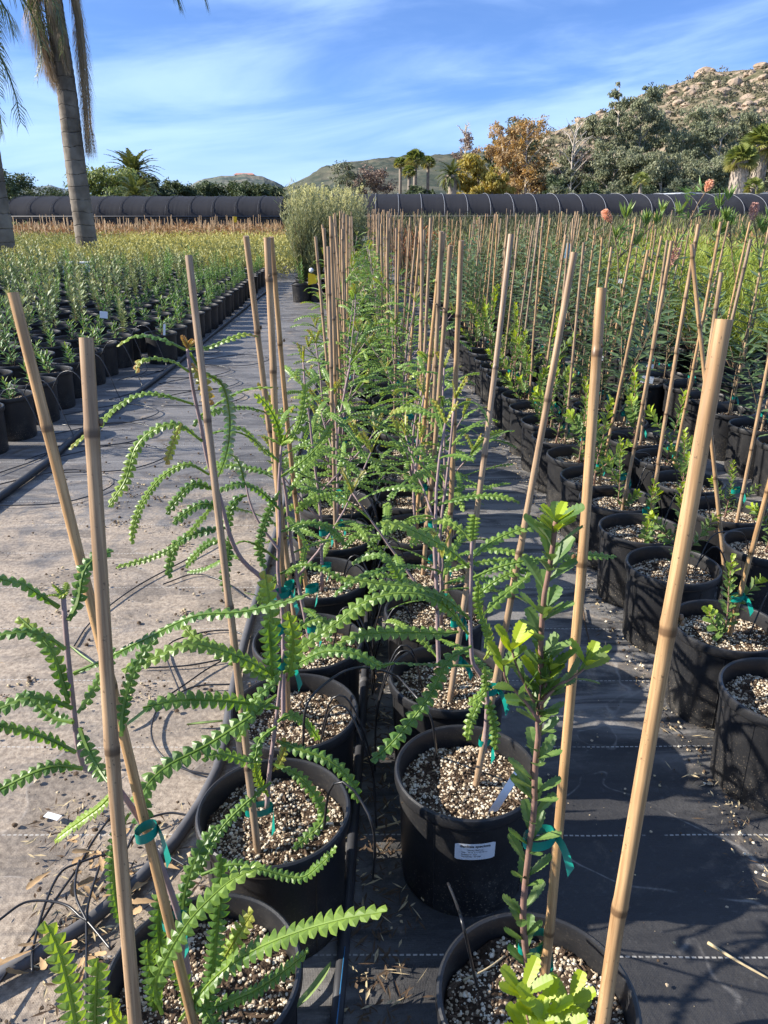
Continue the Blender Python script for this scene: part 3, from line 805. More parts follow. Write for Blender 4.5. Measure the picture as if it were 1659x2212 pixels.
for i, (px, pt, hw, Y, lab) in enumerate([
        (1345, 178, 24, 90, 'tallest slim eucalyptus with a bare pale trunk below the rocky hill'), (1395, 184, 46, 86, 'broad grey green eucalyptus beside the slim tallest one'),
        (1300, 250, 44, 88, EU), (1428, 226, 46, 92, EU), (1255, 320, 42, 90, EU), (1330, 320, 50, 82, EU), (1480, 272, 50, 86, EU), (1530, 236, 50, 92, EU), (1560, 270, 46, 84, EU), (1605, 226, 52, 94, EU), (1650, 236, 50, 92, EU),
        (1440, 330, 48, 78, EU), (1510, 340, 48, 78, EU), (1575, 345, 40, 80, EU), (1215, 350, 40, 86, EU), (1380, 330, 46, 80, EU), (1700, 250, 55, 90, EU)]):
    tree('eucalyptus_tree', lab, px, pt, hw, Y, 'euc', 60 + i, bark='pale_bark' if i % 3 != 1 else 'grey_bark', n_limb=18, clumps=(210, 250, 180)[i % 3] if i else 90, per=46, start=0.10 if i else 0.5, up=1.0, leaf=0.27, droop=0.6, skirt=2.0 if i else 0.1, group=EG if lab == EU else None, trunk_r=0.15)
for i, (px, pt, hw, Y, lab, kd) in enumerate([(1195, 378, 30, 76, 'dark round bush beside the autumn trees', 'dark'), (1265, 392, 36, 72, 'low dark bush under the white barked tree', 'dark'), (1465, 388, 30, 70, 'pale grey bush in front of the eucalyptus trunks', 'pale'), (1380, 395, 34, 72, 'small fan leaved bush under the eucalyptus', 'dark'), (1330, 400, 34, 72, 'low olive bush under the eucalyptus', 'euc'), (1540, 398, 30, 74, 'dark shaded bush left of the shaggy palms', 'dark'), (1225, 402, 30, 72, 'low green bush between the dark ones', 'euc')]):
    tree('wild_bush', lab, px, pt, hw, Y, kd, 90 + i, cat='bush', n_limb=12, clumps=140, per=36, start=0.05, leaf=0.26, skirt=0.8)

# ---- palms
M['frond'] = leaf_mat('palm_frond', (0.045, 0.075, 0.022), (0.095, 0.125, 0.040), (0.30, 0.25, 0.08), transl=0.2, rough=0.45, scale=1.0)
M['fan'] = leaf_mat('fan_frond', (0.095, 0.135, 0.030), (0.20, 0.235, 0.065), (0.36, 0.30, 0.10), transl=0.25, rough=0.45, scale=1.0)
M['deadfrond'] = leaf_mat('dead_frond', (0.24, 0.185, 0.115), (0.42, 0.335, 0.225), (0.20, 0.13, 0.07), transl=0.15, rough=0.8, scale=2.0)
m, t = new_mat('ringed_palm_bark')
tc = node(t, 'ShaderNodeTexCoord'); P = tc.outputs['Object']
nn = node(t, 'ShaderNodeTexNoise', {'Vector': P, 'Scale': 2.2, 'Detail': 6.0})
sz = node(t, 'ShaderNodeSeparateXYZ', {0: P})
fr = math_(t, 'FRACT', math_(t, 'ADD', math_(t, 'MULTIPLY', sz.outputs[2], 3.1), math_(t, 'MULTIPLY', nn.outputs[0], 0.7)))
ln = smooth(t, math_(t, 'ABSOLUTE', math_(t, 'SUBTRACT', fr, 0.5)), 0.055, 0.0)
br = node(t, 'ShaderNodeTexNoise', {'Vector': node(t, 'ShaderNodeMapping', {'Vector': P, 'Scale': (9, 9, 2)}).outputs[0], 'Scale': 1.0, 'Detail': 4.0})
c = mix(t, smooth(t, nn.outputs[0], 0.32, 0.68), (0.115, 0.098, 0.080), (0.235, 0.205, 0.170))
c = mix(t, math_(t, 'MULTIPLY', ln, smooth(t, br.outputs[0], 0.38, 0.58)), c, (0.07, 0.06, 0.05))
bh = math_(t, 'SUBTRACT', br.outputs[0], ln)
finish(t, c, 0.9, bh, 0.6, 0.03, 0.1)
M['palm_bark'] = m
M['shag'] = plain('shaggy_palm_bark', (0.34, 0.285, 0.23), 0.95, 0.5, 3.0, 0.1, 1.0, 0.1)


def pinnate(mb, path, ll, n, droop, rg, width=0.035, t=0.0, mi=0, vee=0.5, side_t=1.0):
    """Feather frond: rachis tube plus two ranks of leaflets."""
    path = [Vector(p) for p in path]
    mb.tube(path, [0.030 * (1 - 0.85 * k / (len(path) - 1)) + 0.004 for k in range(len(path))], 4, mi, t, cap=False)
    for k in range(n):
        u = 0.10 + 0.90 * k / (n - 1)
        f = u * (len(path) - 1); i = min(int(f), len(path) - 2)
        p = path[i].lerp(path[i + 1], f - i); T = (path[i + 1] - path[i]).normalized()
        s0 = T.cross(Vector((0, 0, 1)))
        s0 = s0.normalized() if s0.length > 0.05 else Vector((1, 0, 0))
        up = s0.cross(T).normalized()
        L = ll * (0.35 + 0.65 * math.sin(math.pi * min(1, u * 0.9 + 0.12))) * rg.uniform(0.85, 1.1)
        for sd in (-1, 1):
            d = (s0 * sd * side_t + T * rg.uniform(0.45, 0.8) + up * vee * rg.uniform(0.1, 1.0)).normalized()
            q1 = p + d * L * 0.5 + Vector((0, 0, -droop * L * 0.22)); q2 = p + d * L * 0.85 + Vector((0, 0, -droop * L * 0.85))
            wv_ = T * width * 0.5
            mb.add([p - wv_ * 0.6, p + wv_ * 0.6, q1 + wv_, q1 - wv_, q2], [(0, 1, 2, 3), (3, 2, 4)], mi, t + rg.uniform(0, 0.15))


def frond_path(c_, az, el, L, droop, n=9, rg=None):
    p = Vector(c_); out_ = [p.copy()]
    for k in range(n):
        e = el - droop * ((k + 1) / n) ** 1.25
        p = p + Vector((math.cos(az) * math.cos(e), math.sin(az) * math.cos(e), math.sin(e))) * L / n
        out_.append(p.copy())
    return out_


def feather_palm(label, trunk_pts, radii, seed, L=3.0, nf=22, ll=0.55, dead=(), low=-25, name='queen_palm'):
    rg = random.Random(seed)
    base = Vector(trunk_pts[0]); base.z = 0
    root = thing(name, label, 'palm tree', base)
    loc = [Vector(p) - base for p in trunk_pts]
    mb = MB()
    # resample finely so that the ring scars give the outline an edge
    fine = []; rad = []
    for i in range(len(loc) - 1):
        for k in range(14):
            u = k / 14
            fine.append(loc[i].lerp(loc[i + 1], u)); rad.append((radii[i] * (1 - u) + radii[i + 1] * u) * (1 + 0.018 * math.sin((i * 14 + k) * 2.4) + 0.012 * rg.uniform(-1, 1)))
    fine.append(loc[-1]); rad.append(radii[-1])
    mb.tube(fine, rad, 20)
    ob('trunk', mb.mesh('trunk', M['palm_bark']), root)
    top = loc[-1]
    for k in range(nf):
        az = k * 2.39996 + rg.uniform(-0.2, 0.2); u = k / nf
        el = math.radians(80 - (80 - low) * u)
        mb = MB()
        pinnate(mb, frond_path(top, az, el, L * rg.uniform(0.85, 1.1), (1.5 if low < 0 else 0.8) + 0.5 * rg.random(), rg=rg), ll, 40, 0.9, rg)
        ob('frond', mb.mesh('frond', M['frond'], smooth=False), root)
    for pts, w_, n_, sidet in dead:
        mb = MB(); pinnate(mb, [Vector(p) - base for p in pts], w_, n_, 1.5, rg, 0.026, rg.random() * 0.2, 0, 0.2, sidet)
        tag(ob('frond', mb.mesh('frond', M['deadfrond'], smooth=False), root), 'dry straw coloured dead frond hanging beside the trunk')
    return root


Yp = 22.8
tp = [aty(px, py, Yp) for px, py in ((197, 590), (190, 540), (178, 460), (166, 380), (155, 290), (146, 210), (133, 120), (120, 40), (108, -50), (102, -140))]
rd = [0.33, 0.29, 0.27, 0.265, 0.26, 0.25, 0.24, 0.23, 0.22, 0.21]
dead = []
rg = random.Random(3)
def dpath(pts, dy=0.0):
    q = [aty(px, py, Yp + dy + rg.uniform(-0.12, 0.12)) for px, py in pts]
    o = []
    for i in range(len(q) - 1):
        for k in range(3):
            o.append(q[i].lerp(q[i + 1], k / 3))
    return o + [q[-1]]
for k in range(10):
    j = rg.uniform(-9, 9)
    dead.append((dpath([(125, -90), (152 + j, -40), (168 + j, 40), (176 + j, 120), (183 + j, 200), (188 + j, 270), (193 + j * 1.5, 330)], rg.uniform(-0.3, 0.3)), 0.40, 46, 0.35))
for k in range(14):
    j = rg.uniform(-13, 13)
    dead.append((dpath([(105, -80), (80 + j, -50), (70 + j, 10), (86 + j, 70), (100 + j, 120), (118 + j * 0.6, 175)], rg.uniform(-0.42, 0.1)), 0.55, 44, 0.45))
for k in range(8):
    j = rg.uniform(-10, 10)
    dead.append((dpath([(118, -70), (112 + j, -20), (118 + j, 30), (130 + j, 80), (146 + j * 0.5, 150)], -0.36), 0.30, 40, 0.4))
feather_palm('tall ringed palm with dead fronds hanging down its trunk', tp, rd, 4, L=2.3, dead=dead, low=8)
Yq = 19.6
tp = [aty(px, py, Yq) for px, py in ((18, 625), (8, 560), (-3, 480), (-20, 380), (-38, 260), (-58, 120), (-78, 0), (-92, -110))]
dead = [(dpath([(-70, 40), (-20, 70), (20, 110), (38, 160), (50, 220), (62, 280)], -3.2), 0.62, 34, 0.9)]
q = feather_palm('leaning dark palm trunk cut by the edge of the picture', tp, [0.33, 0.30, 0.29, 0.28, 0.27, 0.26, 0.25, 0.24], 9, L=3.2, nf=20)
mb = MB(); rg = random.Random(8); base = Vector((q.location)); 
for pts, ll in (([(-80, -30), (-30, 60), (0, 120), (22, 170), (36, 215), (44, 262)], 0.55), ([(-90, -60), (-50, 120), (-18, 200), (0, 250), (4, 290)], 0.5), ([(-85, -100), (-30, -40), (0, 0), (18, 30), (30, 75)], 0.55)):
    mb = MB(); P_ = [aty(x, y, Yq - 0.8) - base for x, y in pts]
    PP = []
    for i in range(len(P_) - 1):
        for k in range(3):
            PP.append(P_[i].lerp(P_[i + 1], k / 3))
    pinnate(mb, PP + [P_[-1]], ll, 26, 1.1, rg, 0.035, 0.0, 0, 0.3, 0.9)
    ob('frond', mb.mesh('frond', M['frond'], smooth=False), q)
q0 = bpy.data.objects.get('queen_palm'); base = Vector(q0.location)
for pts, ll in (([(120, -150), (260, -130), (340, -70), (378, -18), (388, 8)], 0.55), ([(120, -150), (300, -160), (400, -90), (436, -25), (446, 8)], 0.55)):
    mb = MB(); P_ = [aty(x, y, Yp - 0.6) - base for x, y in pts]
    PP = []
    for i in range(len(P_) - 1):
        for k in range(3):
            PP.append(P_[i].lerp(P_[i + 1], k / 3))
    pinnate(mb, PP + [P_[-1]], ll, 34, 1.0, rg, 0.035, 0.0, 0, 0.3, 0.7)
    ob('frond', mb.mesh('frond', M['frond'], smooth=False), q0)


def date_palm(label, px, pc, rpx, Y, seed, fruit=True, trunk_r=0.35, nf=66):
    rg = random.Random(seed); c_ = aty(px, pc, Y); R_ = rpx * Y / F * 1.15
    root = thing('date_palm', label, 'palm tree', (c_[0], Y, 0))
    mb = MB(); mb.tube([(0, 0, 0), (0.05, 0, c_[2] * 0.5), (0, 0, c_[2])], [trunk_r, trunk_r * 0.9, trunk_r * 1.25], 10); ob('trunk', mb.mesh('trunk', M['shag']), root)
    for k in range(nf):
        az = k * 2.39996; u = k / nf
        mb = MB(); pinnate(mb, frond_path((0, 0, c_[2]), az, math.radians(85 - 120 * u), R_ * rg.uniform(0.9, 1.1), 0.9 + 0.4 * rg.random(), 7), R_ * 0.17, 26, 0.25, rg, R_ * 0.050, rg.random() * 0.15)
        ob('frond', mb.mesh('frond', M['frond'], smooth=False), root)
    if fruit:
        for k in range(7):
            a = k * 0.9; mb = MB()
            for _ in range(46):
                p = Vector((math.cos(a), math.sin(a), 0)) * R_ * rg.uniform(0.12, 0.30) + Vector((0, 0, c_[2] - R_ * rg.uniform(0.05, 0.34)))
                leaf_card(mb, p, rand_dir(rg), rand_dir(rg), 0.24, 0.2)
            ob('fruit_cluster', mb.mesh('fruit_cluster', plain('orange_dates', (0.50, 0.20, 0.03), 0.7, 0.3, 4)), root)
    return root


date_palm('bushy date palm with orange fruit beyond the left shade tunnel', 288, 378, 54, 92, 5)
date_palm('low date palm with arching fronds under the fruiting one', 292, 424, 50, 70, 6, False, 0.3, 34)
date_palm('shaggy date palm beside the three fan palms', 975, 378, 32, 78, 7, False, 0.5, 44)


def fan_palm(label, px, pc, rpx, Y, seed, tr=0.22, shag=False, nf=34, group=None, lean=0.0):
    rg = random.Random(seed); c_ = aty(px, pc, Y); R_ = rpx * Y / F
    root = thing('fan_palm', label, 'palm tree', (c_[0] - lean, Y, 0), 0, group)
    hh = c_[2]
    mb = MB()
    if shag:
        N_ = 26; mb.tube([(lean * k / N_, 0, hh * k / N_) for k in range(N_ + 1)], [tr * (1.0 + 0.35 * k / N_ + 0.10 * rg.uniform(-1, 1)) for k in range(N_ + 1)], 12)
        for _ in range(420):
            a = rg.uniform(0, 6.283); z = rg.uniform(0.05, 1) * hh; r0 = tr * (1.0 + 0.35 * z / hh) * 1.02
            leaf_card(mb, Vector((lean * z / hh + math.cos(a) * r0, math.sin(a) * r0, z)), Vector((math.cos(a) * 0.16, math.sin(a) * 0.16, -1)), Vector((math.cos(a), math.sin(a), 0)), rg.uniform(0.3, 0.7), rg.uniform(0.06, 0.14))
    else:
        mb.tube([(0, 0, 0), (lean * 0.5, 0, hh * 0.5), (lean, 0, hh)], [tr, tr * 0.85, tr * 0.8], 8)
    ob('trunk', mb.mesh('trunk', M['shag'] if shag else M['grey_bark']), root)
    for k in range(nf):
        u = k / nf; az = k * 2.39996 + rg.uniform(-0.2, 0.2); el = math.radians(85 - 118 * u)
        d = Vector((math.cos(az) * math.cos(el), math.sin(az) * math.cos(el), math.sin(el)))
        mb = MB(); c0 = Vector((lean, 0, hh)); hub = c0 + d * R_ * 0.5
        mb.tube([c0, hub], [R_ * 0.02, R_ * 0.014], 4, cap=False)
        s_ = d.cross(Vector((0, 0, 1)))
        s_ = s_.normalized() if s_.length > 0.05 else Vector((1, 0, 0))
        s_ = Matrix.Rotation(rg.uniform(-1.2, 1.2), 3, d) @ s_
        for q in range(-7, 8):
            a = q / 7 * 1.9
            e = (d * math.cos(a) + s_ * math.sin(a)).normalized(); L = R_ * 0.55 * (1 - 0.1 * abs(q) / 7)
            tip = hub + e * L + Vector((0, 0, -0.30 * L))
            mid_p = hub + e * L * 0.5; w_ = s_.cross(d).cross(e).normalized() * L * 0.085
            mb.add([hub, mid_p + w_, tip, mid_p - w_], [(0, 1, 2), (0, 2, 3)], 0, max(0, u - 0.62) * 1.8 + rg.uniform(0, 0.1))
        ob('frond', mb.mesh('frond', M['fan'], smooth=False), root)
    return root


fan_palm('slim fan palm with a small head in the cluster of four', 865, 353, 15, 92, 1, 0.2, group=None)
fan_palm('tallest fan palm in the cluster of four', 897, 345, 24, 90, 2, 0.25)
fan_palm('short fan palm in front of the cluster of four', 884, 372, 16, 86, 3, 0.2)
fan_palm('fan palm with a small head at the end of the cluster nearest the date palm', 925, 352, 16, 92, 4, 0.2)
fan_palm('tall shaggy fan palm whose head is cut by the picture edge', 1648, 312, 46, 66, 5, 0.40, True, 40)
fan_palm('shorter shaggy fan palm with yellowing lower fronds', 1602, 345, 36, 64, 6, 0.46, True, 40)
fan_palm('low bright fan palm sprouting between the shaggy trunks', 1628, 405, 24, 61, 7, 0.2, False, 20)
fan_palm('small fan palm under the eucalyptus', 1385, 390, 20, 70, 8, 0.15, False, 20)
# ------------------------------------------------------------------ pots, soil, stakes, ties
PR = 0.165; PH = 0.30; SZ = 0.252
def pot_mesh(n):
    mb = MB()
    mb.lathe([(0.001, 0.004), (0.137, 0.004), (0.142, 0.0), (0.1445, 0.006), (0.1462, 0.03), (0.1545, 0.262), (0.1548, 0.268), (0.1600, 0.269), (0.1640, 0.272), (0.1655, 0.278), (0.1658, 0.292), (0.1640, 0.2985), (0.1600, 0.3010), (0.1555, 0.2990), (0.1535, 0.2940), (0.1520, 0.262), (0.1490, 0.18), (0.1470, 0.10)], n)
    if n > 40:                                           # moulding seams and drain slots at the foot
        for k in range(4):
            a = k * math.pi / 2 + 0.3
            u, w_ = Vector((math.cos(a), math.sin(a), 0)), Vector((-math.sin(a), math.cos(a), 0)) * 0.0016
            mb.add([u * 0.1455 - w_ + Vector((0, 0, 0.01)), u * 0.1476 + Vector((0, 0, 0.01)), u * 0.1455 + w_ + Vector((0, 0, 0.01)), u * 0.1540 - w_ + Vector((0, 0, 0.262)), u * 0.1560 + Vector((0, 0, 0.262)), u * 0.1540 + w_ + Vector((0, 0, 0.262))], [(0, 1, 4, 3), (1, 2, 5, 4)])
    return mb.mesh('pot', M['pot'], sharp=40)
POT = pot_mesh(64); POT_FAR = pot_mesh(24)


def soil_mesh(seed, grains, lo, hi, ico, R_=0.150):
    rg = random.Random(seed); mb = MB()
    rings = 14; seg = 36; vs = [(0, 0, SZ)]; fs = []
    for i in range(1, rings + 1):
        r = R_ * i / rings
        for k in range(seg):
            a = 2 * math.pi * k / seg
            z = SZ + 0.016 * noise.noise((r * math.cos(a) * 14, r * math.sin(a) * 14, seed * 3.3)) + 0.005 * noise.noise((r * math.cos(a) * 60, r * math.sin(a) * 60, seed)) - 0.006 * (i / rings) ** 3
            vs.append((r * math.cos(a), r * math.sin(a), z))
    for k in range(seg):
        fs.append((0, 1 + k, 1 + (k + 1) % seg))
    for i in range(rings - 1):
        for k in range(seg):
            a = 1 + i * seg + k; b = 1 + i * seg + (k + 1) % seg
            fs.append((a, a + seg, b + seg, b))
    mb.add(vs, fs, 0)
    V_, F_ = (ICO_V, ICO_F) if ico else (OCT_V, OCT_F)
    for _ in range(grains):
        q = math.sqrt(rg.random()) * R_ * 0.985; a = rg.uniform(0, 6.283)
        x, y = q * math.cos(a), q * math.sin(a)
        z = SZ + 0.016 * noise.noise((x * 14, y * 14, seed * 3.3)) + 0.005 * noise.noise((x * 60, y * 60, seed)) - 0.006 * (q / R_) ** 3
        w = rg.random(); mi = 1 if w < 0.38 else 2 if w < 0.70 else 3
        clump = noise.noise((x * 24, y * 24, seed + 9.0))
        if mi == 1 and clump < 0.0 and rg.random() < 0.55:
            mi = 2
        s_ = lo + (hi - lo) * rg.random() ** 2.2
        sx_, sy_, sz_ = s_ * rg.uniform(0.7, 1.3), s_ * rg.uniform(0.6, 1.2), s_ * rg.uniform(0.5, 0.9)
        if mi == 2 and rg.random() < 0.5:
            sx_ *= rg.uniform(1.8, 4.5); sy_ *= 0.8; sz_ *= 0.5
        ca, sa = math.cos(a * 7.1), math.sin(a * 7.1)
        vv = []
        for v in V_:
            j = 1 + 0.28 * (rg.random() - 0.5)
            vx, vy = v.x * sx_ * j, v.y * sy_ * j
            vv.append((x + vx * ca - vy * sa, y + vx * sa + vy * ca, z + s_ * 0.15 + v.z * sz_ * j))
        mb.add(vv, F_, mi)
    return mb.mesh('soil', [M['soil'], M['perlite'], M['bark'], M['tan']], smooth=False)


SOIL_HI = [soil_mesh(k, 3600, 0.0014, 0.0050, True) for k in range(3)]
SOIL_MID = [soil_mesh(10 + k, 900, 0.0026, 0.0064, False) for k in range(3)]
SOIL_FAR = soil_mesh(20, 170, 0.005, 0.012, False)


def stake_mesh(L, r, seed, n=10, hollow=True, nodes=None):
    """Bamboo cane of length L along +Z, a slight bow, swollen rings at its joints, sawn hollow top."""
    rg = random.Random(seed); mb = MB()
    nodes = list(nodes or [])
    if not nodes:
        z = rg.uniform(0.12, 0.30)
        while z < L - 0.03:
            nodes.append(z); z += rg.uniform(0.20, 0.33)
    zs = [0.0]
    for q in nodes:
        zs += [q - 0.030, q - 0.008, q - 0.0055, q - 0.001, q + 0.003, q + 0.010, q + 0.032]
    zs.append(L)
    zs = sorted(z for z in zs if 0 <= z <= L)
    ph = rg.uniform(0, 6.283); bow = rg.uniform(0.002, 0.010)
    pts = []; rad = []; tt = []
    kink = [rg.uniform(-1, 1) * 0.0011 for _ in range(len(nodes) + 2)]
    for z in zs:
        k = sum(1 for q in nodes if q < z)
        pts.append((math.cos(ph) * bow * math.sin(math.pi * z / L) + kink[k], math.sin(ph) * bow * math.sin(math.pi * z / L) + kink[k] * 0.7, z))
        rr_ = r * (1.06 - 0.16 * z / L); t_ = 0.0
        for q in nodes:
            d = abs(z - q)
            if d < 0.006:
                rr_ *= 1.10; t_ = 1.0 if z < q else 0.35
            elif d < 0.011:
                rr_ *= 1.03; t_ = 0.25
        rad.append(rr_); tt.append(t_)
    if hollow:
        x, y, _z = pts[-1]; re = rad[-1]
        pts += [(x, y, L), (x, y, L + 0.0002), (x, y, L - 0.03)]; rad += [re * 0.97, re * 0.58, re * 0.52]; tt += [0.1, 0.6, 1.0]
    mb.tube(pts, rad, n, 0, tt)
    if hollow and n > 10:                                # branch scars at the joints of the near canes
        for k, q in enumerate(nodes):
            a = ph + math.pi * k + rg.uniform(-0.5, 0.5)
            for _ in range(2):
                c_ = Vector((math.cos(a) * r * 0.92, math.sin(a) * r * 0.92, q + rg.uniform(0.004, 0.010))); s_ = r * rg.uniform(0.28, 0.42); a += rg.uniform(-0.4, 0.4)
                mb.add([c_ + Vector((v.x * s_, v.y * s_, v.z * s_ * 1.3)) * rg.uniform(0.8, 1.2) for v in SPH1[0]], SPH1[1], 0, 0.9)
    return mb.mesh('bamboo_stake', M['bamboo'], sharp=50)


STK = [stake_mesh(1.36, 0.0076, 40 + k, 8) for k in range(6)]
TIE_N = 0


def stake_at(base, top, label, group=None, mesh=None, r=0.008, seed=0, nodes=None):
    base = Vector(base); top = Vector(top); d = top - base
    me = mesh or stake_mesh(d.length, r, seed, 14, True, nodes)
    o = ob('bamboo_stake', me, None, base)
    o.rotation_mode = 'QUATERNION'; o.rotation_quaternion = d.to_track_quat('Z', 'Y') @ Matrix.Rotation(seed * 1.7, 3, 'Z').to_quaternion()
    if mesh:
        o.scale = (1, 1, d.length / 1.36)
    return tag(o, label, 'garden stake', group)


def ribbon_ring(mb, c_, a, b, h, yaw, tail=True, rg=random):
    """A band of tape round stake and stem, with a loose end."""
    n_ = 18; vs = []; fs = []
    for k in range(n_):
        u = 2 * math.pi * k / n_; x, y = a * math.cos(u), b * math.sin(u)
        X, Y = x * math.cos(yaw) - y * math.sin(yaw), x * math.sin(yaw) + y * math.cos(yaw)
        for z in (-h / 2, h / 2):
            vs.append(c_ + Vector((X, Y, z + 0.004 * math.sin(u + 1))))
    for k in range(n_):
        k2 = (k + 1) % n_
        fs.append((2 * k, 2 * k2, 2 * k2 + 1, 2 * k + 1))
    mb.add(vs, fs)
    if tail:
        e = c_ + Vector((math.cos(yaw) * a, math.sin(yaw) * a, 0)); d = Vector((rg.uniform(-0.2, 0.6), -0.9, 0)).normalized()
        vs = []; fs = []
        for k in range(5):
            p = e + d * 0.008 * k + Vector((0, 0, -0.0025 * k * k))
            vs += [p + Vector((0, 0, -h / 2)), p + Vector((0.002 * k, 0, h / 2))]
        for k in range(4):
            fs.append((2 * k, 2 * k + 2, 2 * k + 3, 2 * k + 1))
        mb.add(vs, fs)


def tie_mesh(c_, a=0.017, b=0.010, h=0.020, yaw=0.3, seed=0):
    mb = MB(); ribbon_ring(mb, Vector(c_), a, b, h, yaw, True, random.Random(seed)); return mb.mesh('tie_tape', M['tape'])


# ------------------------------------------------------------------ leaves and plants
def catmull(pts, n):
    P_ = [Vector(p) for p in pts]
    if len(P_) == 2:
        return [P_[0].lerp(P_[1], k / n) for k in range(n + 1)]
    Q = [P_[0] * 2 - P_[1]] + P_ + [P_[-1] * 2 - P_[-2]]
    L = [0]
    dense = []
    for i in range(1, len(Q) - 2):
        for k in range(12):
            t_ = k / 12; a, b, c_, d = Q[i - 1], Q[i], Q[i + 1], Q[i + 2]
            dense.append(0.5 * (2 * b + (c_ - a) * t_ + (2 * a - 5 * b + 4 * c_ - d) * t_ * t_ + (3 * b - a - 3 * c_ + d) * t_ ** 3))
    dense.append(P_[-1])
    for i in range(1, len(dense)):
        L.append(L[-1] + (dense[i] - dense[i - 1]).length)
    out_ = []; j = 0
    for k in range(n + 1):
        s_ = L[-1] * k / n
        while j < len(L) - 2 and L[j + 1] < s_:
            j += 1
        f = (s_ - L[j]) / max(1e-9, L[j + 1] - L[j])
        out_.append(dense[j].lerp(dense[j + 1], min(1, max(0, f))))
    return out_


LOBE = [(0.02, 0.06), (0.03, 0.50), (0.20, 0.84), (0.47, 0.99), (0.74, 1.10), (0.84, 0.78), (0.97, 0.40), (1.0, 0.05)]


def saw_path(mb, pts, hint, W, tint=0.0, tip_tint=0.0, hi=True, twist=0.0, cup=0.22, rg=random, hv=1.0):
    """Sawtooth banksia leaf: a midrib carrying two ranks of pointed, cupped lobes along PTS."""
    n = len(pts) - 1
    rib = [0.0026 * (1 - 0.75 * k / n) + 0.0005 for k in range(n + 1)]
    mb.tube(pts[::1 if hi else 2], rib[::1 if hi else 2], 4 if hi else 3, 0, [min(1, 0.18 + tint)] * len(pts[::1 if hi else 2]), cap=False)
    for i in range(1, n):
        u = i / n
        T = (pts[min(i + 1, n)] - pts[i - 1]); T.normalize()
        h = hint(u) if callable(hint) else Vector(hint)
        N = h - T * h.dot(T)
        if N.length < 1e-3:
            N = T.orthogonal()
        N.normalize()
        if twist:
            N = Matrix.Rotation(twist * u, 3, T) @ N
        S_ = T.cross(N)
        step = (pts[i + 1] - pts[i]).length
        w = W * min(1.0, (u / 0.20) ** 0.75) * min(1.0, ((1.04 - u) / 0.22) ** 0.6)
        tt = min(1.0, max(0.0, tint + tip_tint * max(0, (u - 0.45) / 0.55) ** 1.5 + rg.uniform(-0.03, 0.06)))
        for sd in (1, -1):
            ww = w * rg.uniform(0.9, 1.08); o_ = (0.0 if sd > 0 else 0.5)
            base = pts[i] + T * step * (o_ - 0.5)
            def pt(a, s_, lift):
                return base + T * (step * a * 1.02) + S_ * (sd * ww * s_) + N * (ww * lift)
            dr = rg.uniform(-0.05, 0.30) * hv
            if hi:
                vs = [pt(a, s_, -dr * s_ * s_ + (0.04 if 0.3 < a < 0.8 else -0.05) * s_) for a, s_ in LOBE] + [pt(0.50, 0.50, cup - dr * 0.25)]
                fs = [(k, k + 1, 8) for k in range(7)] + [(7, 0, 8)]
            else:
                vs = [pt(0.0, 0.04, 0), pt(0.12, 0.75, -dr * 0.5), pt(0.70, 1.08, -dr), pt(1.0, 0.06, 0), pt(0.5, 0.45, cup)]
                fs = [(0, 1, 4), (1, 2, 4), (2, 3, 4), (3, 0, 4)]
            if sd < 0:
                fs = [f[::-1] for f in fs]
            mb.add(vs, fs, 0, tt)


def arc_leaf(p0, az, el, L, droop, n, daz=0.0, curl=0.0):
    p = Vector(p0); pts = [p.copy()]
    for k in range(n):
        u = (k + 1) / n
        e = el - droop * u ** 1.2 - curl * max(0, u - 0.7) * 3
        a = az + daz * u
        p = p + Vector((math.cos(a) * math.cos(e), math.sin(a) * math.cos(e), math.sin(e))) * (L / n)
        pts.append(p.copy())
    return pts


UP = Vector((0, 0, 1))


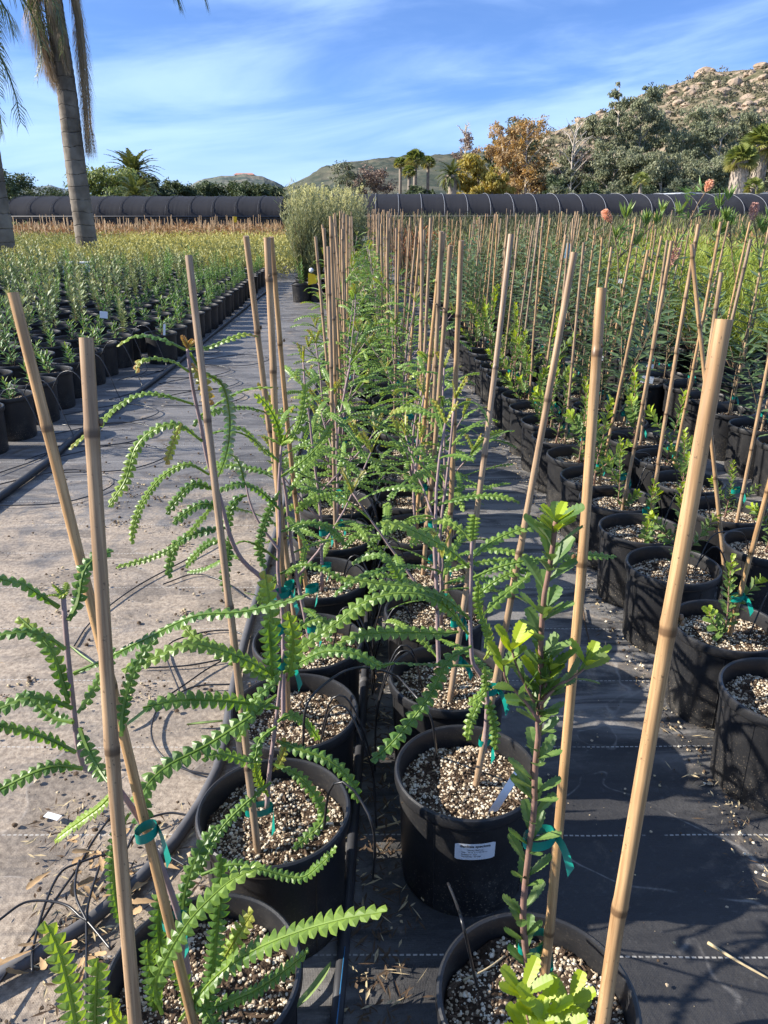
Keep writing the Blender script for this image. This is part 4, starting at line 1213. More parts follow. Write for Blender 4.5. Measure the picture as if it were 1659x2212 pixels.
def banksia_plant(seed, h, nleaf, hi, branches=1):
    rg = random.Random(seed); st = MB(); lf = MB()
    def stem(p0, d, L, r, nl, first):
        p = Vector(p0); pts = [p.copy()]
        for k in range(9):
            d = (d + Vector((rg.uniform(-1, 1), rg.uniform(-1, 1), 0.25)) * 0.10).normalized()
            p = p + d * L / 9; pts.append(p.copy())
        st.tube(pts, [r * (1 - 0.55 * k / 9) for k in range(10)], 7 if hi else 5)
        for k in range(nl):
            u = first + (1 - first) * (k + 0.5) / nl; f = u * 9; i = min(8, int(f))
            q = pts[i].lerp(pts[i + 1], f - i)
            az = k * 2.39996 + rg.uniform(-0.4, 0.4)
            LL = rg.uniform(0.17, 0.33) * (1.0 if u < 0.8 else 0.75)
            n = int(LL / 0.0135) if hi else int(LL / 0.016)
            el = math.radians(rg.uniform(12, 42) + 28 * max(0, u - 0.6))
            new = u > 0.78 and rg.random() < 0.55
            pl = arc_leaf(q, az, el, LL, math.radians(rg.uniform(20, 66)), n, rg.uniform(-0.45, 0.45), rg.uniform(0, 0.3))
            saw_path(lf, pl, UP, rg.uniform(0.0108, 0.0148), rg.uniform(0, 0.16), 0.8 if new else (0.25 if rg.random() < 0.25 else 0.0), hi, rg.uniform(-1.2, 1.2), 0.22, rg)
        # unfolding tip
        for k in range(3):
            pl = arc_leaf(pts[-1], rg.uniform(0, 6.28), math.radians(70), 0.07, 0.3, 6)
            saw_path(lf, pl, (rg.uniform(-1, 1), rg.uniform(-1, 1), 0.3), 0.008, 0.55, 0.4, hi, 0, 0.2, rg)
        return pts
    main = stem((0.0, 0.0, SZ - 0.01), Vector((rg.uniform(-0.12, 0.12), rg.uniform(-0.12, 0.12), 1)), h, 0.0068, nleaf, 0.10)
    for b in range(branches):
        a = rg.uniform(0, 6.28); i = rg.randint(2, 4)
        stem(main[i], Vector((math.cos(a) * 0.7, math.sin(a) * 0.7, 0.8)).normalized(), h * rg.uniform(0.35, 0.55), 0.0045, max(5, nleaf // 2), 0.25)
    return st, lf


def toothed_leaf(mb, p, d, nrm, L, W, teeth=5, tint=0.0, fold=0.25, curve=0.25, rg=random, obov=0.65):
    """Stiff toothed leaf, widest towards its tip, folded along the midrib and arched."""
    d = d.normalized(); S_ = d.cross(nrm)
    if S_.length < 1e-3:
        S_ = d.orthogonal()
    S_.normalize(); N = S_.cross(d)
    k_ = teeth * 2
    vs = []; fs = []
    for i in range(k_ + 1):
        u = i / k_
        prof = min(1.0, (u / 0.58) ** 0.75) * (1.0 if u < 0.80 else 1 - 0.52 * ((u - 0.80) / 0.20) ** 1.6)
        w = W * 0.5 * max(0.10, prof)
        if i % 2 == 1 and u > 0.2:
            w *= 1.14
        elif u > 0.2:
            w *= 0.90
        c_ = p + d * (L * u) - N * (curve * L * u * u * 0.5)
        us = 0.03 * L if i % 2 else 0
        vs += [c_, c_ + S_ * w + d * us + N * w * fold, c_ - S_ * w + d * us + N * w * fold]
    for i in range(k_):
        a = 3 * i
        fs += [(a, a + 1, a + 4, a + 3), (a, a + 3, a + 5, a + 2)]
    mb.add(vs, fs, 0, tint)


def leafy_shoot(st, lf, pts, r, n, L, W, rg, teeth=4, new=0.3, up=0.55, first=0.0, tex=0.0, curve=0.25, hi=True):
    m_ = len(pts) - 1
    st.tube(pts, [r * (1 - 0.6 * k / m_) for k in range(m_ + 1)], 6 if hi else 4)
    for k in range(n):
        u = first + (1 - first) * (k + rg.random() * 0.6) / n; f = u * m_; i = min(m_ - 1, int(f))
        p = pts[i].lerp(pts[i + 1], f - i); T = (pts[i + 1] - pts[i]).normalized()
        az = k * 2.39996 + rg.uniform(-0.3, 0.3)
        o_ = T.orthogonal().normalized(); o_ = Matrix.Rotation(az, 3, T) @ o_
        d = (o_ * (1 - up * (0.4 + 0.6 * u)) + T * (up * (0.6 + 0.7 * u))).normalized()
        tn = min(1, max(0, (u - (1 - new)) / max(new, 1e-3))) * rg.uniform(0.5, 1.0) if new else 0
        s_ = rg.uniform(0.8, 1.12) * (1 - 0.25 * (u > 0.9))
        if hi:
            toothed_leaf(lf, p, d, T, L * s_, W * s_, teeth, max(0, tn + tex), 0.25, curve * rg.uniform(0.3, 1.4), rg)
        else:
            leaf_card(lf, p, d, T, L * s_, W * s_ * 1.05, 0, max(0, tn + tex))


def holly_plant(seed, h, hi, bushy=3):
    rg = random.Random(seed); st = MB(); lf = MB()
    def run(p0, d, L, r, n):
        p = Vector(p0); pts = [p.copy()]
        for k in range(6):
            d = (d + Vector((rg.uniform(-1, 1), rg.uniform(-1, 1), 0.5)) * 0.10).normalized(); p = p + d * L / 6; pts.append(p.copy())
        leafy_shoot(st, lf, pts, r, n, 0.046, 0.024, rg, 4, 0.38, 0.55, 0.12, 0, 0.3, hi)
        return pts
    main = run((0.01, 0, SZ - 0.01), Vector((rg.uniform(-0.1, 0.1), rg.uniform(-0.1, 0.1), 1)), h, 0.0045, int(h * 105))
    for b in range(bushy):
        a = b * 6.283 / bushy + rg.uniform(-0.5, 0.5)
        run(main[rg.randint(0, 3)], Vector((math.cos(a) * 0.8, math.sin(a) * 0.8, 0.75)).normalized(), h * rg.uniform(0.4, 0.65), 0.003, int(h * 60))
    return st, lf


def narrow_plant(seed, h, hi, n=44, L=0.12, W=0.020, side=1):
    rg = random.Random(seed); st = MB(); lf = MB()
    def run(p0, d, LL, r, nn):
        p = Vector(p0); pts = [p.copy()]
        for k in range(7):
            d = (d + Vector((rg.uniform(-1, 1), rg.uniform(-1, 1), 0.6)) * 0.06).normalized(); p = p + d * LL / 7; pts.append(p.copy())
        leafy_shoot(st, lf, pts, r, nn, L, W, rg, 6, 0.12, 0.22, 0.08, 0, 0.5, hi)
    run((0.01, 0, SZ - 0.01), Vector((rg.uniform(-0.05, 0.05), rg.uniform(-0.05, 0.05), 1)), h, 0.005, n)
    for k in range(side):
        a = rg.uniform(0, 6.28); run((0.01, 0, SZ + h * rg.uniform(0.05, 0.3)), Vector((math.cos(a) * 0.4, math.sin(a) * 0.4, 0.9)).normalized(), h * rg.uniform(0.5, 0.75), 0.003, int(n * 0.6))
    return st, lf


def small_plant(seed, h, n, L, W, stems, spread=0.45):
    rg = random.Random(seed); st = MB(); lf = MB()
    for b in range(stems):
        a = b * 6.283 / stems + rg.uniform(-0.4, 0.4); e = spread * rg.uniform(0.2, 1.0) if b else 0.06
        p = Vector((0, 0, SZ - 0.01)); d = Vector((math.cos(a) * e, math.sin(a) * e, 1)).normalized(); pts = [p.copy()]
        LL = h * rg.uniform(0.65, 1.0) if b else h
        for k in range(5):
            d = (d + Vector((rg.uniform(-1, 1), rg.uniform(-1, 1), 0.5)) * 0.08).normalized(); p = p + d * LL / 5; pts.append(p.copy())
        leafy_shoot(st, lf, pts, 0.0035, n, L, W, rg, 3, 0.2, 0.5, 0.12, 0, 0.3, False)
    return st, lf


def feather_plant(seed, h, w, n=150, t=0.0, per=14, low=0.55, ls=1.0, ws=1.0):
    rg = random.Random(seed); st = MB(); lf = MB()
    for b in range(n):
        a = rg.uniform(0, 6.283); e = rg.random() ** 0.6
        p0 = Vector((0, 0, SZ)); LL = h * rg.uniform(low, 1.05)
        d = Vector((math.cos(a) * e * w, math.sin(a) * e * w, 1.0)).normalized()
        pts = [p0 + d * LL * k / 5 + Vector((0, 0, -0.20 * w * e * LL * (k / 5) ** 2)) for k in range(6)]
        if b % 6 == 0:
            st.tube(pts, [0.004 * (1 - 0.7 * k / 5) for k in range(6)], 4, cap=False)
        tone = max(0, min(1, rg.gauss(0.22, 0.25)))
        for k in range(per):
            u = 0.25 + 0.75 * (k + rg.random()) / per; f = u * 5; i = min(4, int(f)); p = pts[i].lerp(pts[i + 1], f - i)
            q = rand_dir(rg); q.z = abs(q.z) * 0.6; dd = (q + d * 0.9).normalized()
            leaf_card(lf, p, dd, rand_dir(rg), rg.uniform(0.06, 0.12) * ls, 0.0085 * ws, 0, min(1, max(0, tone * u + rg.uniform(-.1, .1))))
    return st, lf


class Kind:
    """A plant type: some variants, each a pair of meshes (stem, foliage) shared by every copy."""
    def __init__(s, pairs, stem_m, leaf_m):
        s.v = [(a.mesh('stem', stem_m) if a.f else None, b.mesh('foliage', leaf_m, smooth=False)) for a, b in pairs]
        s.k = 0


K_BANK_HI = Kind([banksia_plant(100 + k, 0.60 + 0.05 * k, 11 + k % 3, True, 1 + k % 2) for k in range(6)], M['banksia_stem'], M['banksia'])
K_BANK = Kind([banksia_plant(120 + k, 0.56 + 0.06 * k, 15 + k % 4, False, 1 + k % 2) for k in range(6)], M['banksia_stem'], M['banksia'])
K_HOLLY_HI = Kind([holly_plant(200 + k, 0.28 + 0.06 * k, True, 2) for k in range(4)], M['holly_stem'], M['holly'])
K_HOLLY = Kind([holly_plant(220 + k, 0.34 + 0.09 * k, False, 3) for k in range(4)], M['holly_stem'], M['holly'])
K_NARROW_HI = Kind([narrow_plant(300 + k, 0.60 + 0.10 * k, True, 30) for k in range(3)], M['woody'], M['narrow'])
K_NARROW = Kind([narrow_plant(320 + k, 0.72 + 0.10 * k, False, 56, 0.13, 0.030, 2) for k in range(4)], M['woody'], M['narrow'])
K_SMALL = Kind([small_plant(400 + k, 0.17 + 0.02 * k, 15, 0.065, 0.017, 3) for k in range(4)], M['woody'], M['smallgreen'])
K_SILVER = Kind([small_plant(420 + k, 0.34 + 0.05 * k, 24, 0.070, 0.034, 3 + k % 2, 0.30) for k in range(5)], M['woody'], M['silver'])
K_SILVER2 = Kind([small_plant(440 + k, 0.36 + 0.06 * k, 30, 0.075, 0.018, 4, 0.4) for k in range(4)], M['woody'], M['smallgreen'])
K_FEATHER = Kind([feather_plant(500 + k, 0.80 + 0.06 * k, 0.75, 170) for k in range(3)], M['woody'], M['feather'])
K_WATTLE = Kind([feather_plant(520 + k, 1.50 + 0.12 * k, 0.30, 250, per=18, low=0.12, ls=1.15, ws=1.8) for k in range(3)], M['woody'], M['wattle'])
RG = random.Random(77)


def potted(name, label, cat, x, y, kind, group=None, near=False, tie=None, var=None, sc=1.0, soil=None, scz=None):
    root = thing(name, label, cat, (x, y, 0.0), 0, group)
    rz = RG.uniform(0, 6.283)
    ob('pot', POT if near else POT_FAR, root, (0, 0, 0), rz)
    ob('soil', soil or (RG.choice(SOIL_HI) if near else RG.choice(SOIL_MID)), root, (0, 0, 0), rz)
    if kind:
        a, b = kind.v[RG.randrange(len(kind.v)) if var is None else var % len(kind.v)]
        px_, py_ = RG.uniform(-0.02, 0.02), RG.uniform(-0.02, 0.02)
        off = (px_, py_, SZ * (1 - sc))
        if a:
            ob('stem', a, root, off, rz * 1.7, sc)
        ob('foliage', b, root, off, rz * 1.7, sc)
    if tie:
        for z in tie:
            ob('tie_tape', RG.choice(TIES), root, (0.018, 0.0, z), RG.uniform(-0.6, 0.6))
    return root


TIES = [tie_mesh((0, 0, 0), 0.020, 0.011, 0.019, 0.2 * k, k) for k in range(4)]
# ------------------------------------------------------------------ the two middle rows (sawtooth banksias)
L_Y = [0.56, 0.93, 1.31, 1.66, 2.00, 2.42, 2.80, 3.15]
while L_Y[-1] < 12.6:
    L_Y.append(L_Y[-1] + 0.37)
C_Y = [0.50, 0.87, 1.42, 1.80, 2.17, 2.47, 2.84]
while C_Y[-1] < 17:
    C_Y.append(C_Y[-1] + 0.37)
def lx_(y): return -0.28 + 0.085 * min(1, max(0, (y - 0.9) / 0.4)) + 0.08 * min(1, max(0, (y - 1.3) / 1.7))
def cx__(y): return 0.278 if y < 1 else 0.235


def ordl(i):
    return ORD[i] if i < len(ORD) else None


HERO = {}
for row, ys, xf, rn in (('L', L_Y, lx_, 'row beside the sandy path'), ('C', C_Y, cx__, 'row beside the shaded path')):
    for i, y in enumerate(ys):
        x = xf(y) + (RG.uniform(-0.02, 0.02) if i > 5 else 0)
        near = y < 4.2
        k = i - 1                                    # the pot at i = 0 stands below the frame
        grp = None
        if i == 0:
            lab = f'black pot at the very near end of the {rn}'
        elif row == 'C' and k == 0:
            lab = 'tall toothed shrub with yellow tips in the nearest pot of the shaded path row'
        elif row == 'C' and k == 1:
            lab = 'sawtooth leaved banksia in the black pot with the white printed label'
        elif k < 10:
            lab = f'sawtooth leaved banksia in the {ORD[k]} black pot of the {rn}'
        else:
            lab = f'sawtooth leaved banksia past the tenth pot of the {rn}'
            grp = 'far banksias of the ' + rn
        hero = (row == 'L' and i in (1, 2, 3)) or (row == 'C' and i in (0, 1, 2))
        kind = None if (hero or i == 0) else (K_BANK_HI if near else K_BANK)
        nm = 'potted_shrub' if row == 'C' and i < 2 else 'potted_banksia'
        ties = None if (hero or i == 0) else ([0.34, 0.47] if near else [0.42])
        o = potted(nm, lab, 'potted plant', x, y, kind, grp, near, ties, var=i, sc=RG.uniform(0.88, 1.08))
        HERO[(row, i)] = o
        # canes of the further pots
        if i >= 6 or (row == 'L' and i in (4, 5)) and False:
            n_st = 2 if (i % 5 == 3 and y < 8) else 1
            for q in range(n_st):
                bx, by = x + RG.uniform(-0.03, 0.05), y + RG.uniform(-0.03, 0.03)
                lean = RG.uniform(-0.10, 0.03) if row == 'L' else RG.uniform(-0.02, 0.10)
                stake_at((bx, by, SZ - 0.08), (bx + lean, by + RG.uniform(-0.06, 0.06), RG.uniform(1.36, 1.47)),
                         (f'tan bamboo cane in the {ORD[k]} pot of the {rn}' if k < 10 else f'tan bamboo cane past the tenth pot of the {rn}') if n_st == 1 else f'one of two bamboo canes sharing the {ordl(k) or "far"} pot of the {rn}',
                         None if (k < 10 and n_st == 1) else (f'far bamboo canes of the {rn}' if n_st == 1 else f'canes paired in the {ordl(k) or "far"} pot of the {rn}'), STK[RG.randrange(6)], seed=i * 3 + q)


def hero_stake(top, base, Yt, Yb, r, label, seed):
    stake_at(aty(*base, Yb), aty(*top, Yt), label, r=r, seed=seed)


def soil_pt(px, py):
    return at(px, py, SZ)


def cane(label, top, base, pot, r=0.0078, seed=1, ztop=None, zb=SZ, bz=None):
    """Cane whose foot is seen at BASE on the soil of its pot and whose top is seen at TOP, at cane height."""
    b = at(*base, zb); tp_ = at(*top, ztop or 1.43)
    # carry the foot a little way into the soil
    d = (b - tp_).normalized(); b2 = b + d * 0.09
    return stake_at(b2, tp_, label, r=r, seed=seed)


# nearest canes, measured one by one
def cane2(label, top, Yt, low, Yl, zfoot, r, seed, joints=()):
    a = aty(*top, Yt); b = aty(*low, Yl); d = (b - a).normalized()
    foot = a + d * ((zfoot - a.z) / d.z)
    nodes = []
    for py in joints:                                    # joints seen at these heights in the photograph
        lo, hi = 0.0, 1.0
        for _ in range(30):
            m_ = (lo + hi) / 2
            q = proj(foot.lerp(a, m_))
            lo, hi = (m_, hi) if q is None or q[1] > py else (lo, m_)
        nodes.append(lo * (a - foot).length)
    return stake_at(foot, a, label, r=r, seed=seed, nodes=sorted(nodes))


cane2('thick near bamboo cane with a sawn top standing beside the sandy path', (187, 730), 0.72, (299, 2205), 0.56, 0.17, 0.0073, 3, (930, 1612))
cane2('weathered brown bamboo cane leaning across behind the thick knotted cane', (28, 632), 1.00, (352, 1945), 0.87, 0.17, 0.0075, 4, (922, 1478))
cane2('thickest blurred bamboo cane nearest the shaded path', (1562, 690), 0.60, (1316, 2205), 0.51, 0.17, 0.0073, 5, (1357, 1966))
cane2('bamboo cane tied with green tape to the tall toothed leaf shrub', (1299, 622), 1.02, (1173, 2080), 0.85, 0.17, 0.0073, 6, (760, 1212, 2006))
cane2('slightly bent bamboo cane in the second pot of the sandy path row', (407, 552), 1.48, (541, 1700), 1.27, 0.17, 0.0075, 7, (905, 1307, 1655))
cane2('bamboo cane in the labelled pot leaning over the shaded path', (1240, 545), 1.52, (1058, 1530), 1.44, 0.17, 0.0072, 8, (860, 1187, 1282))
cane2('stout upright bamboo cane in the third pot of the sandy path row', (577, 513), 1.80, (621, 1530), 1.70, 0.17, 0.0085, 9)
cane2('bamboo cane in the third pot of the shaded path row leaning outward', (1104, 506), 2.05, (988, 1380), 1.80, 0.17, 0.0078, 10)
cane2('bamboo cane in the fourth pot of the sandy path row leaning to the path', (532, 510), 1.90, (637, 1330), 2.02, 0.17, 0.0078, 11)
cane2('thin bamboo cane crossing behind the stout one from the fifth sandy path pot', (586, 512), 2.15, (657, 1215), 2.40, 0.17, 0.0075, 12)
cane2('straight bamboo cane in the fourth pot of the shaded path row', (996, 520), 2.15, (974, 1080), 2.2, 0.17, 0.0078, 13)
cane2('bamboo cane in the fifth pot of the shaded path row', (972, 530), 2.4, (932, 1010), 2.47, 0.17, 0.0078, 14)
cane2('bamboo cane of the shaded path row just before the crowded far ones', (953, 500), 2.75, (930, 930), 2.84, 0.17, 0.0078, 15)

# ---- near plants, leaf by leaf
def leaf_px(lf, pts, Y0, W, tint=0.0, tip=0.0, roll=0.5, dy=0.0, twist=0.0, n=None, face=1.0, rg=RG):
    """Sawtooth leaf through photo points, its base Y0 metres away, its tip DY nearer or further."""
    m_ = len(pts) - 1
    P_ = [aty(p[0], p[1], Y0 + dy * k / m_) for k, p in enumerate(pts)]
    L = sum((P_[k + 1] - P_[k]).length for k in range(m_))
    n = n or max(7, int(L / (W * 1.02)))
    toc = (Vector((0, 0, H)) - P_[m_ // 2]).normalized() * face
    hint = (toc * roll + UP * (1 - roll)).normalized()
    saw_path(lf, catmull(P_, n), hint, W, tint, tip, True, twist, 0.24, rg)


def stem_px(st, pts, Ys, r):
    m_ = len(pts) - 1
    P_ = [aty(p[0], p[1], Ys[0] + (Ys[1] - Ys[0]) * k / m_) for k, p in enumerate(pts)]
    q = catmull(P_, 26)
    st.tube(q, [r * (1 - 0.5 * k / 26) for k in range(27)], 8)
    return q


def attach(root, st, lf, stem_m=M['banksia_stem'], leaf_m=M['banksia'], ties=()):
    inv = Vector(root.location)
    for mbx in (st, lf):
        mbx.v = [(v[0] - inv.x, v[1] - inv.y, v[2] - inv.z) for v in mbx.v]
    ob('stem', st.mesh('stem', stem_m), root)
    ob('foliage', lf.mesh('foliage', leaf_m, smooth=False), root)
    for k, (p, a, b, yaw) in enumerate(ties):
        ob('tie_tape', tie_mesh(p - inv, a, b, 0.017, yaw, k), root)


def cluster(lf, q, L0, n, rg, W=0.013, tint=0.2):
    for k in range(n):
        pl = arc_leaf(q, rg.uniform(0, 6.28), math.radians(rg.uniform(30, 75)), L0 * rg.uniform(0.7, 1.2), rg.uniform(0.2, 0.9), 8)
        saw_path(lf, pl, UP, W, tint, 0.4, True, rg.uniform(-1, 1), 0.2, rg)


# first pot, sandy path row
st, lf = MB(), MB()
stem_px(st, [(412, 2150), (400, 2060), (388, 1985), (352, 1880), (318, 1800), (285, 1745), (245, 1692), (205, 1668), (178, 1655), (168, 1610), (160, 1540), (150, 1450), (142, 1360), (137, 1290)], (0.93, 0.86), 0.0062)
for p, Y, W, ti, tp_, ro, dy in [
        ([(128, 1312), (90, 1288), (50, 1262), (0, 1250), (-70, 1215)], 0.86, 0.0105, 0, 0, 0.15, -0.02),
        ([(140, 1402), (105, 1378), (60, 1366), (0, 1372), (-70, 1392)], 0.86, 0.0105, 0, 0, 0.2, -0.04),
        ([(148, 1520), (122, 1430), (95, 1385), (68, 1358), (40, 1332)], 0.86, 0.0109, 0, 0.7, 0.5, 0.05),
        ([(156, 1530), (110, 1512), (60, 1508), (0, 1530), (-60, 1558)], 0.86, 0.0109, 0, 0, 0.45, -0.05),
        ([(158, 1560), (120, 1552), (80, 1520), (55, 1490)], 0.86, 0.0105, 0, 0, 0.55, 0.06),
        ([(163, 1625), (110, 1598), (50, 1578), (-30, 1562)], 0.86, 0.0101, 0, 0, 0.35, -0.05),
        ([(172, 1572), (190, 1620), (212, 1660), (232, 1690)], 0.86, 0.0105, 0, 0, 0.6, -0.06),
        ([(168, 1540), (195, 1500), (222, 1452), (250, 1400)], 0.86, 0.0092, 0, 0, 0.3, 0.04),
        ([(148, 1340), (168, 1300), (178, 1240), (205, 1205), (245, 1190)], 0.86, 0.0101, 0, 0, 0.5, 0.08),
        ([(160, 1455), (230, 1424), (320, 1378), (420, 1332), (520, 1322), (600, 1305), (668, 1284)], 0.86, 0.0113, 0, 0, 0.15, -0.02),
        ([(262, 1590), (266, 1530), (285, 1460), (312, 1405), (345, 1372)], 0.86, 0.0101, 0, 0, 0.45, 0.05),
        ([(178, 1660), (120, 1655), (70, 1670), (10, 1700), (-40, 1722)], 0.86, 0.0105, 0, 0, 0.55, -0.06),
        ([(252, 1702), (225, 1735), (190, 1762), (150, 1790), (118, 1815)], 0.85, 0.0105, 0.30, 0.25, 0.5, 0.05),
        ([(278, 1760), (255, 1800), (245, 1860), (248, 1930), (262, 2000)], 0.87, 0.0122, 0, 0, 0.7, 0.02),
        ([(350, 2190), (335, 2130), (362, 2065), (405, 1995), (450, 1945), (505, 1898), (566, 1872)], 0.80, 0.0155, 0.10, 0.15, 0.55, 0.04),
        ([(388, 2205), (430, 2150), (480, 2098), (550, 2052), (640, 2014), (740, 1985), (836, 1968)], 0.86, 0.0165, 0.10, 0.2, 0.45, -0.10),
        ([(440, 2225), (455, 2130), (466, 2030), (475, 1940), (478, 1845)], 0.84, 0.014, 0.0, 0, 0.9, 0.0),
        ([(462, 2110), (490, 2060), (520, 2010), (547, 1968)], 0.88, 0.0145, 0.45, 0.3, 0.75, -0.02),
        ([(420, 2190), (490, 2165), (550, 2140), (610, 2100), (666, 2056)], 0.86, 0.0135, 0.0, 0.15, 0.35, -0.05),
        ([(172, 2260), (158, 2180), (138, 2090), (118, 2030), (95, 1990)], 0.70, 0.0155, 0.22, 0.25, 0.7, 0.02),
        ([(205, 2260), (205, 2190), (208, 2130), (212, 2070)], 0.74, 0.0155, 0.05, 0.15, 0.8, 0.0),
        ([(350, 2080), (342, 2010), (344, 1960), (352, 1920)], 0.92, 0.0145, 0, 0, 0.8, 0),
        ([(392, 2010), (398, 1930), (425, 1850), (465, 1785)], 0.93, 0.013, 0, 0, 0.55, 0.1),
        ([(340, 2200), (330, 2140), (322, 2080), (318, 2030)], 0.90, 0.0135, 0.05, 0, 0.7, 0),
        ([(415, 2200), (405, 2150), (390, 2110), (370, 2085)], 0.88, 0.0135, 0.05, 0, 0.6, 0),
        ([(300, 2230), (250, 2200), (240, 2150)], 0.82, 0.012, 0.4, 0.1, 0.4, 0),
        ([(425, 2160), (455, 2200), (470, 2260)], 0.85, 0.014, 0.1, 0, 0.5, -0.04)]:
    leaf_px(lf, p, Y, W, ti, tp_, ro, dy)
cluster(lf, aty(137, 1290, 0.86), 0.02, 5, RG, 0.005, 0.35)
attach(HERO[('L', 1)], st, lf, ties=[(aty(316, 1797, 0.865), 0.016, 0.010, 0.5), (aty(378, 1990, 0.91), 0.020, 0.011, 0.2)])

# second pot, sandy path row
st, lf = MB(), MB()
stem_px(st, [(577, 1745), (580, 1690), (588, 1620), (597, 1550), (605, 1480), (610, 1425), (613, 1405)], (1.31, 1.29), 0.0055)
for p, Y, W, ti, tp_, ro, dy in [
        ([(613, 1452), (660, 1425), (705, 1407), (765, 1412), (822, 1438)], 1.29, 0.0135, 0, 0, 0.4, -0.03),
        ([(607, 1468), (560, 1440), (500, 1412), (430, 1392), (380, 1400), (320, 1427), (262, 1446)], 1.29, 0.0165, 0.12, 0.25, 0.35, -0.10),
        ([(606, 1480), (560, 1455), (505, 1424), (450, 1395), (412, 1370), (396, 1345)], 1.30, 0.016, 0.12, 0.3, 0.55, 0.12),
        ([(590, 1420), (590, 1370), (584, 1310), (572, 1232)], 1.32, 0.0165, 0.15, 0.75, 0.75, 0.05),
        ([(622, 1470), (632, 1420), (632, 1370), (622, 1322)], 1.27, 0.0165, 0.22, 0.2, 0.8, -0.02),
        ([(588, 1470), (586, 1420), (582, 1380), (580, 1340)], 1.27, 0.017, 0.02, 0.0, 0.8, -0.02),
        ([(612, 1455), (655, 1395), (720, 1352), (770, 1320), (822, 1290)], 1.30, 0.016, 0.15, 0.1, 0.4, 0.08),
        ([(597, 1502), (540, 1547), (450, 1607), (360, 1655), (310, 1708), (306, 1770), (312, 1800)], 1.27, 0.0185, 0, 0, 0.55, -0.30),
        ([(602, 1530), (540, 1520), (480, 1514), (390, 1512), (308, 1528)], 1.27, 0.0165, 0, 0, 0.75, -0.12),
        ([(596, 1570), (560, 1600), (545, 1645), (480, 1628), (435, 1640)], 1.27, 0.013, 0, 0, 0.5, -0.1),
        ([(598, 1600), (650, 1620), (715, 1645), (760, 1690), (772, 1735)], 1.30, 0.0145, 0, 0.1, 0.5, -0.06),
        ([(590, 1650), (650, 1680), (700, 1760), (660, 1810), (632, 1832)], 1.30, 0.0125, 0.05, 0.05, 0.6, -0.10),
        ([(585, 1690), (520, 1745), (470, 1800), (432, 1870), (430, 1890)], 1.28, 0.0125, 0, 0, 0.6, -0.14),
        ([(580, 1720), (560, 1690), (552, 1660), (560, 1620)], 1.30, 0.011, 0.3, 0.3, 0.6, 0),
        ([(590, 1665), (606, 1640), (615, 1615), (618, 1595)], 1.30, 0.011, 0.65, 0.2, 0.6, 0),
        ([(435, 1890), (500, 1868), (565, 1878), (645, 1896), (690, 1868), (728, 1830)], 1.10, 0.0105, 0, 0.1, 0.5, -0.02),
        ([(606, 1450), (590, 1480), (560, 1500), (530, 1560), (510, 1600)], 1.25, 0.013, 0, 0.1, 0.5, -0.04),
        ([(600, 1560), (622, 1545), (660, 1560), (690, 1600)], 1.28, 0.012, 0.05, 0.1, 0.5, 0.04)]:
    leaf_px(lf, p, Y, W, ti, tp_, ro, dy)
attach(HERO[('L', 2)], st, lf, ties=[(aty(613, 1432, 1.285), 0.014, 0.009, 0.2), (aty(560, 1748, 1.30), 0.030, 0.012, 0.1)])

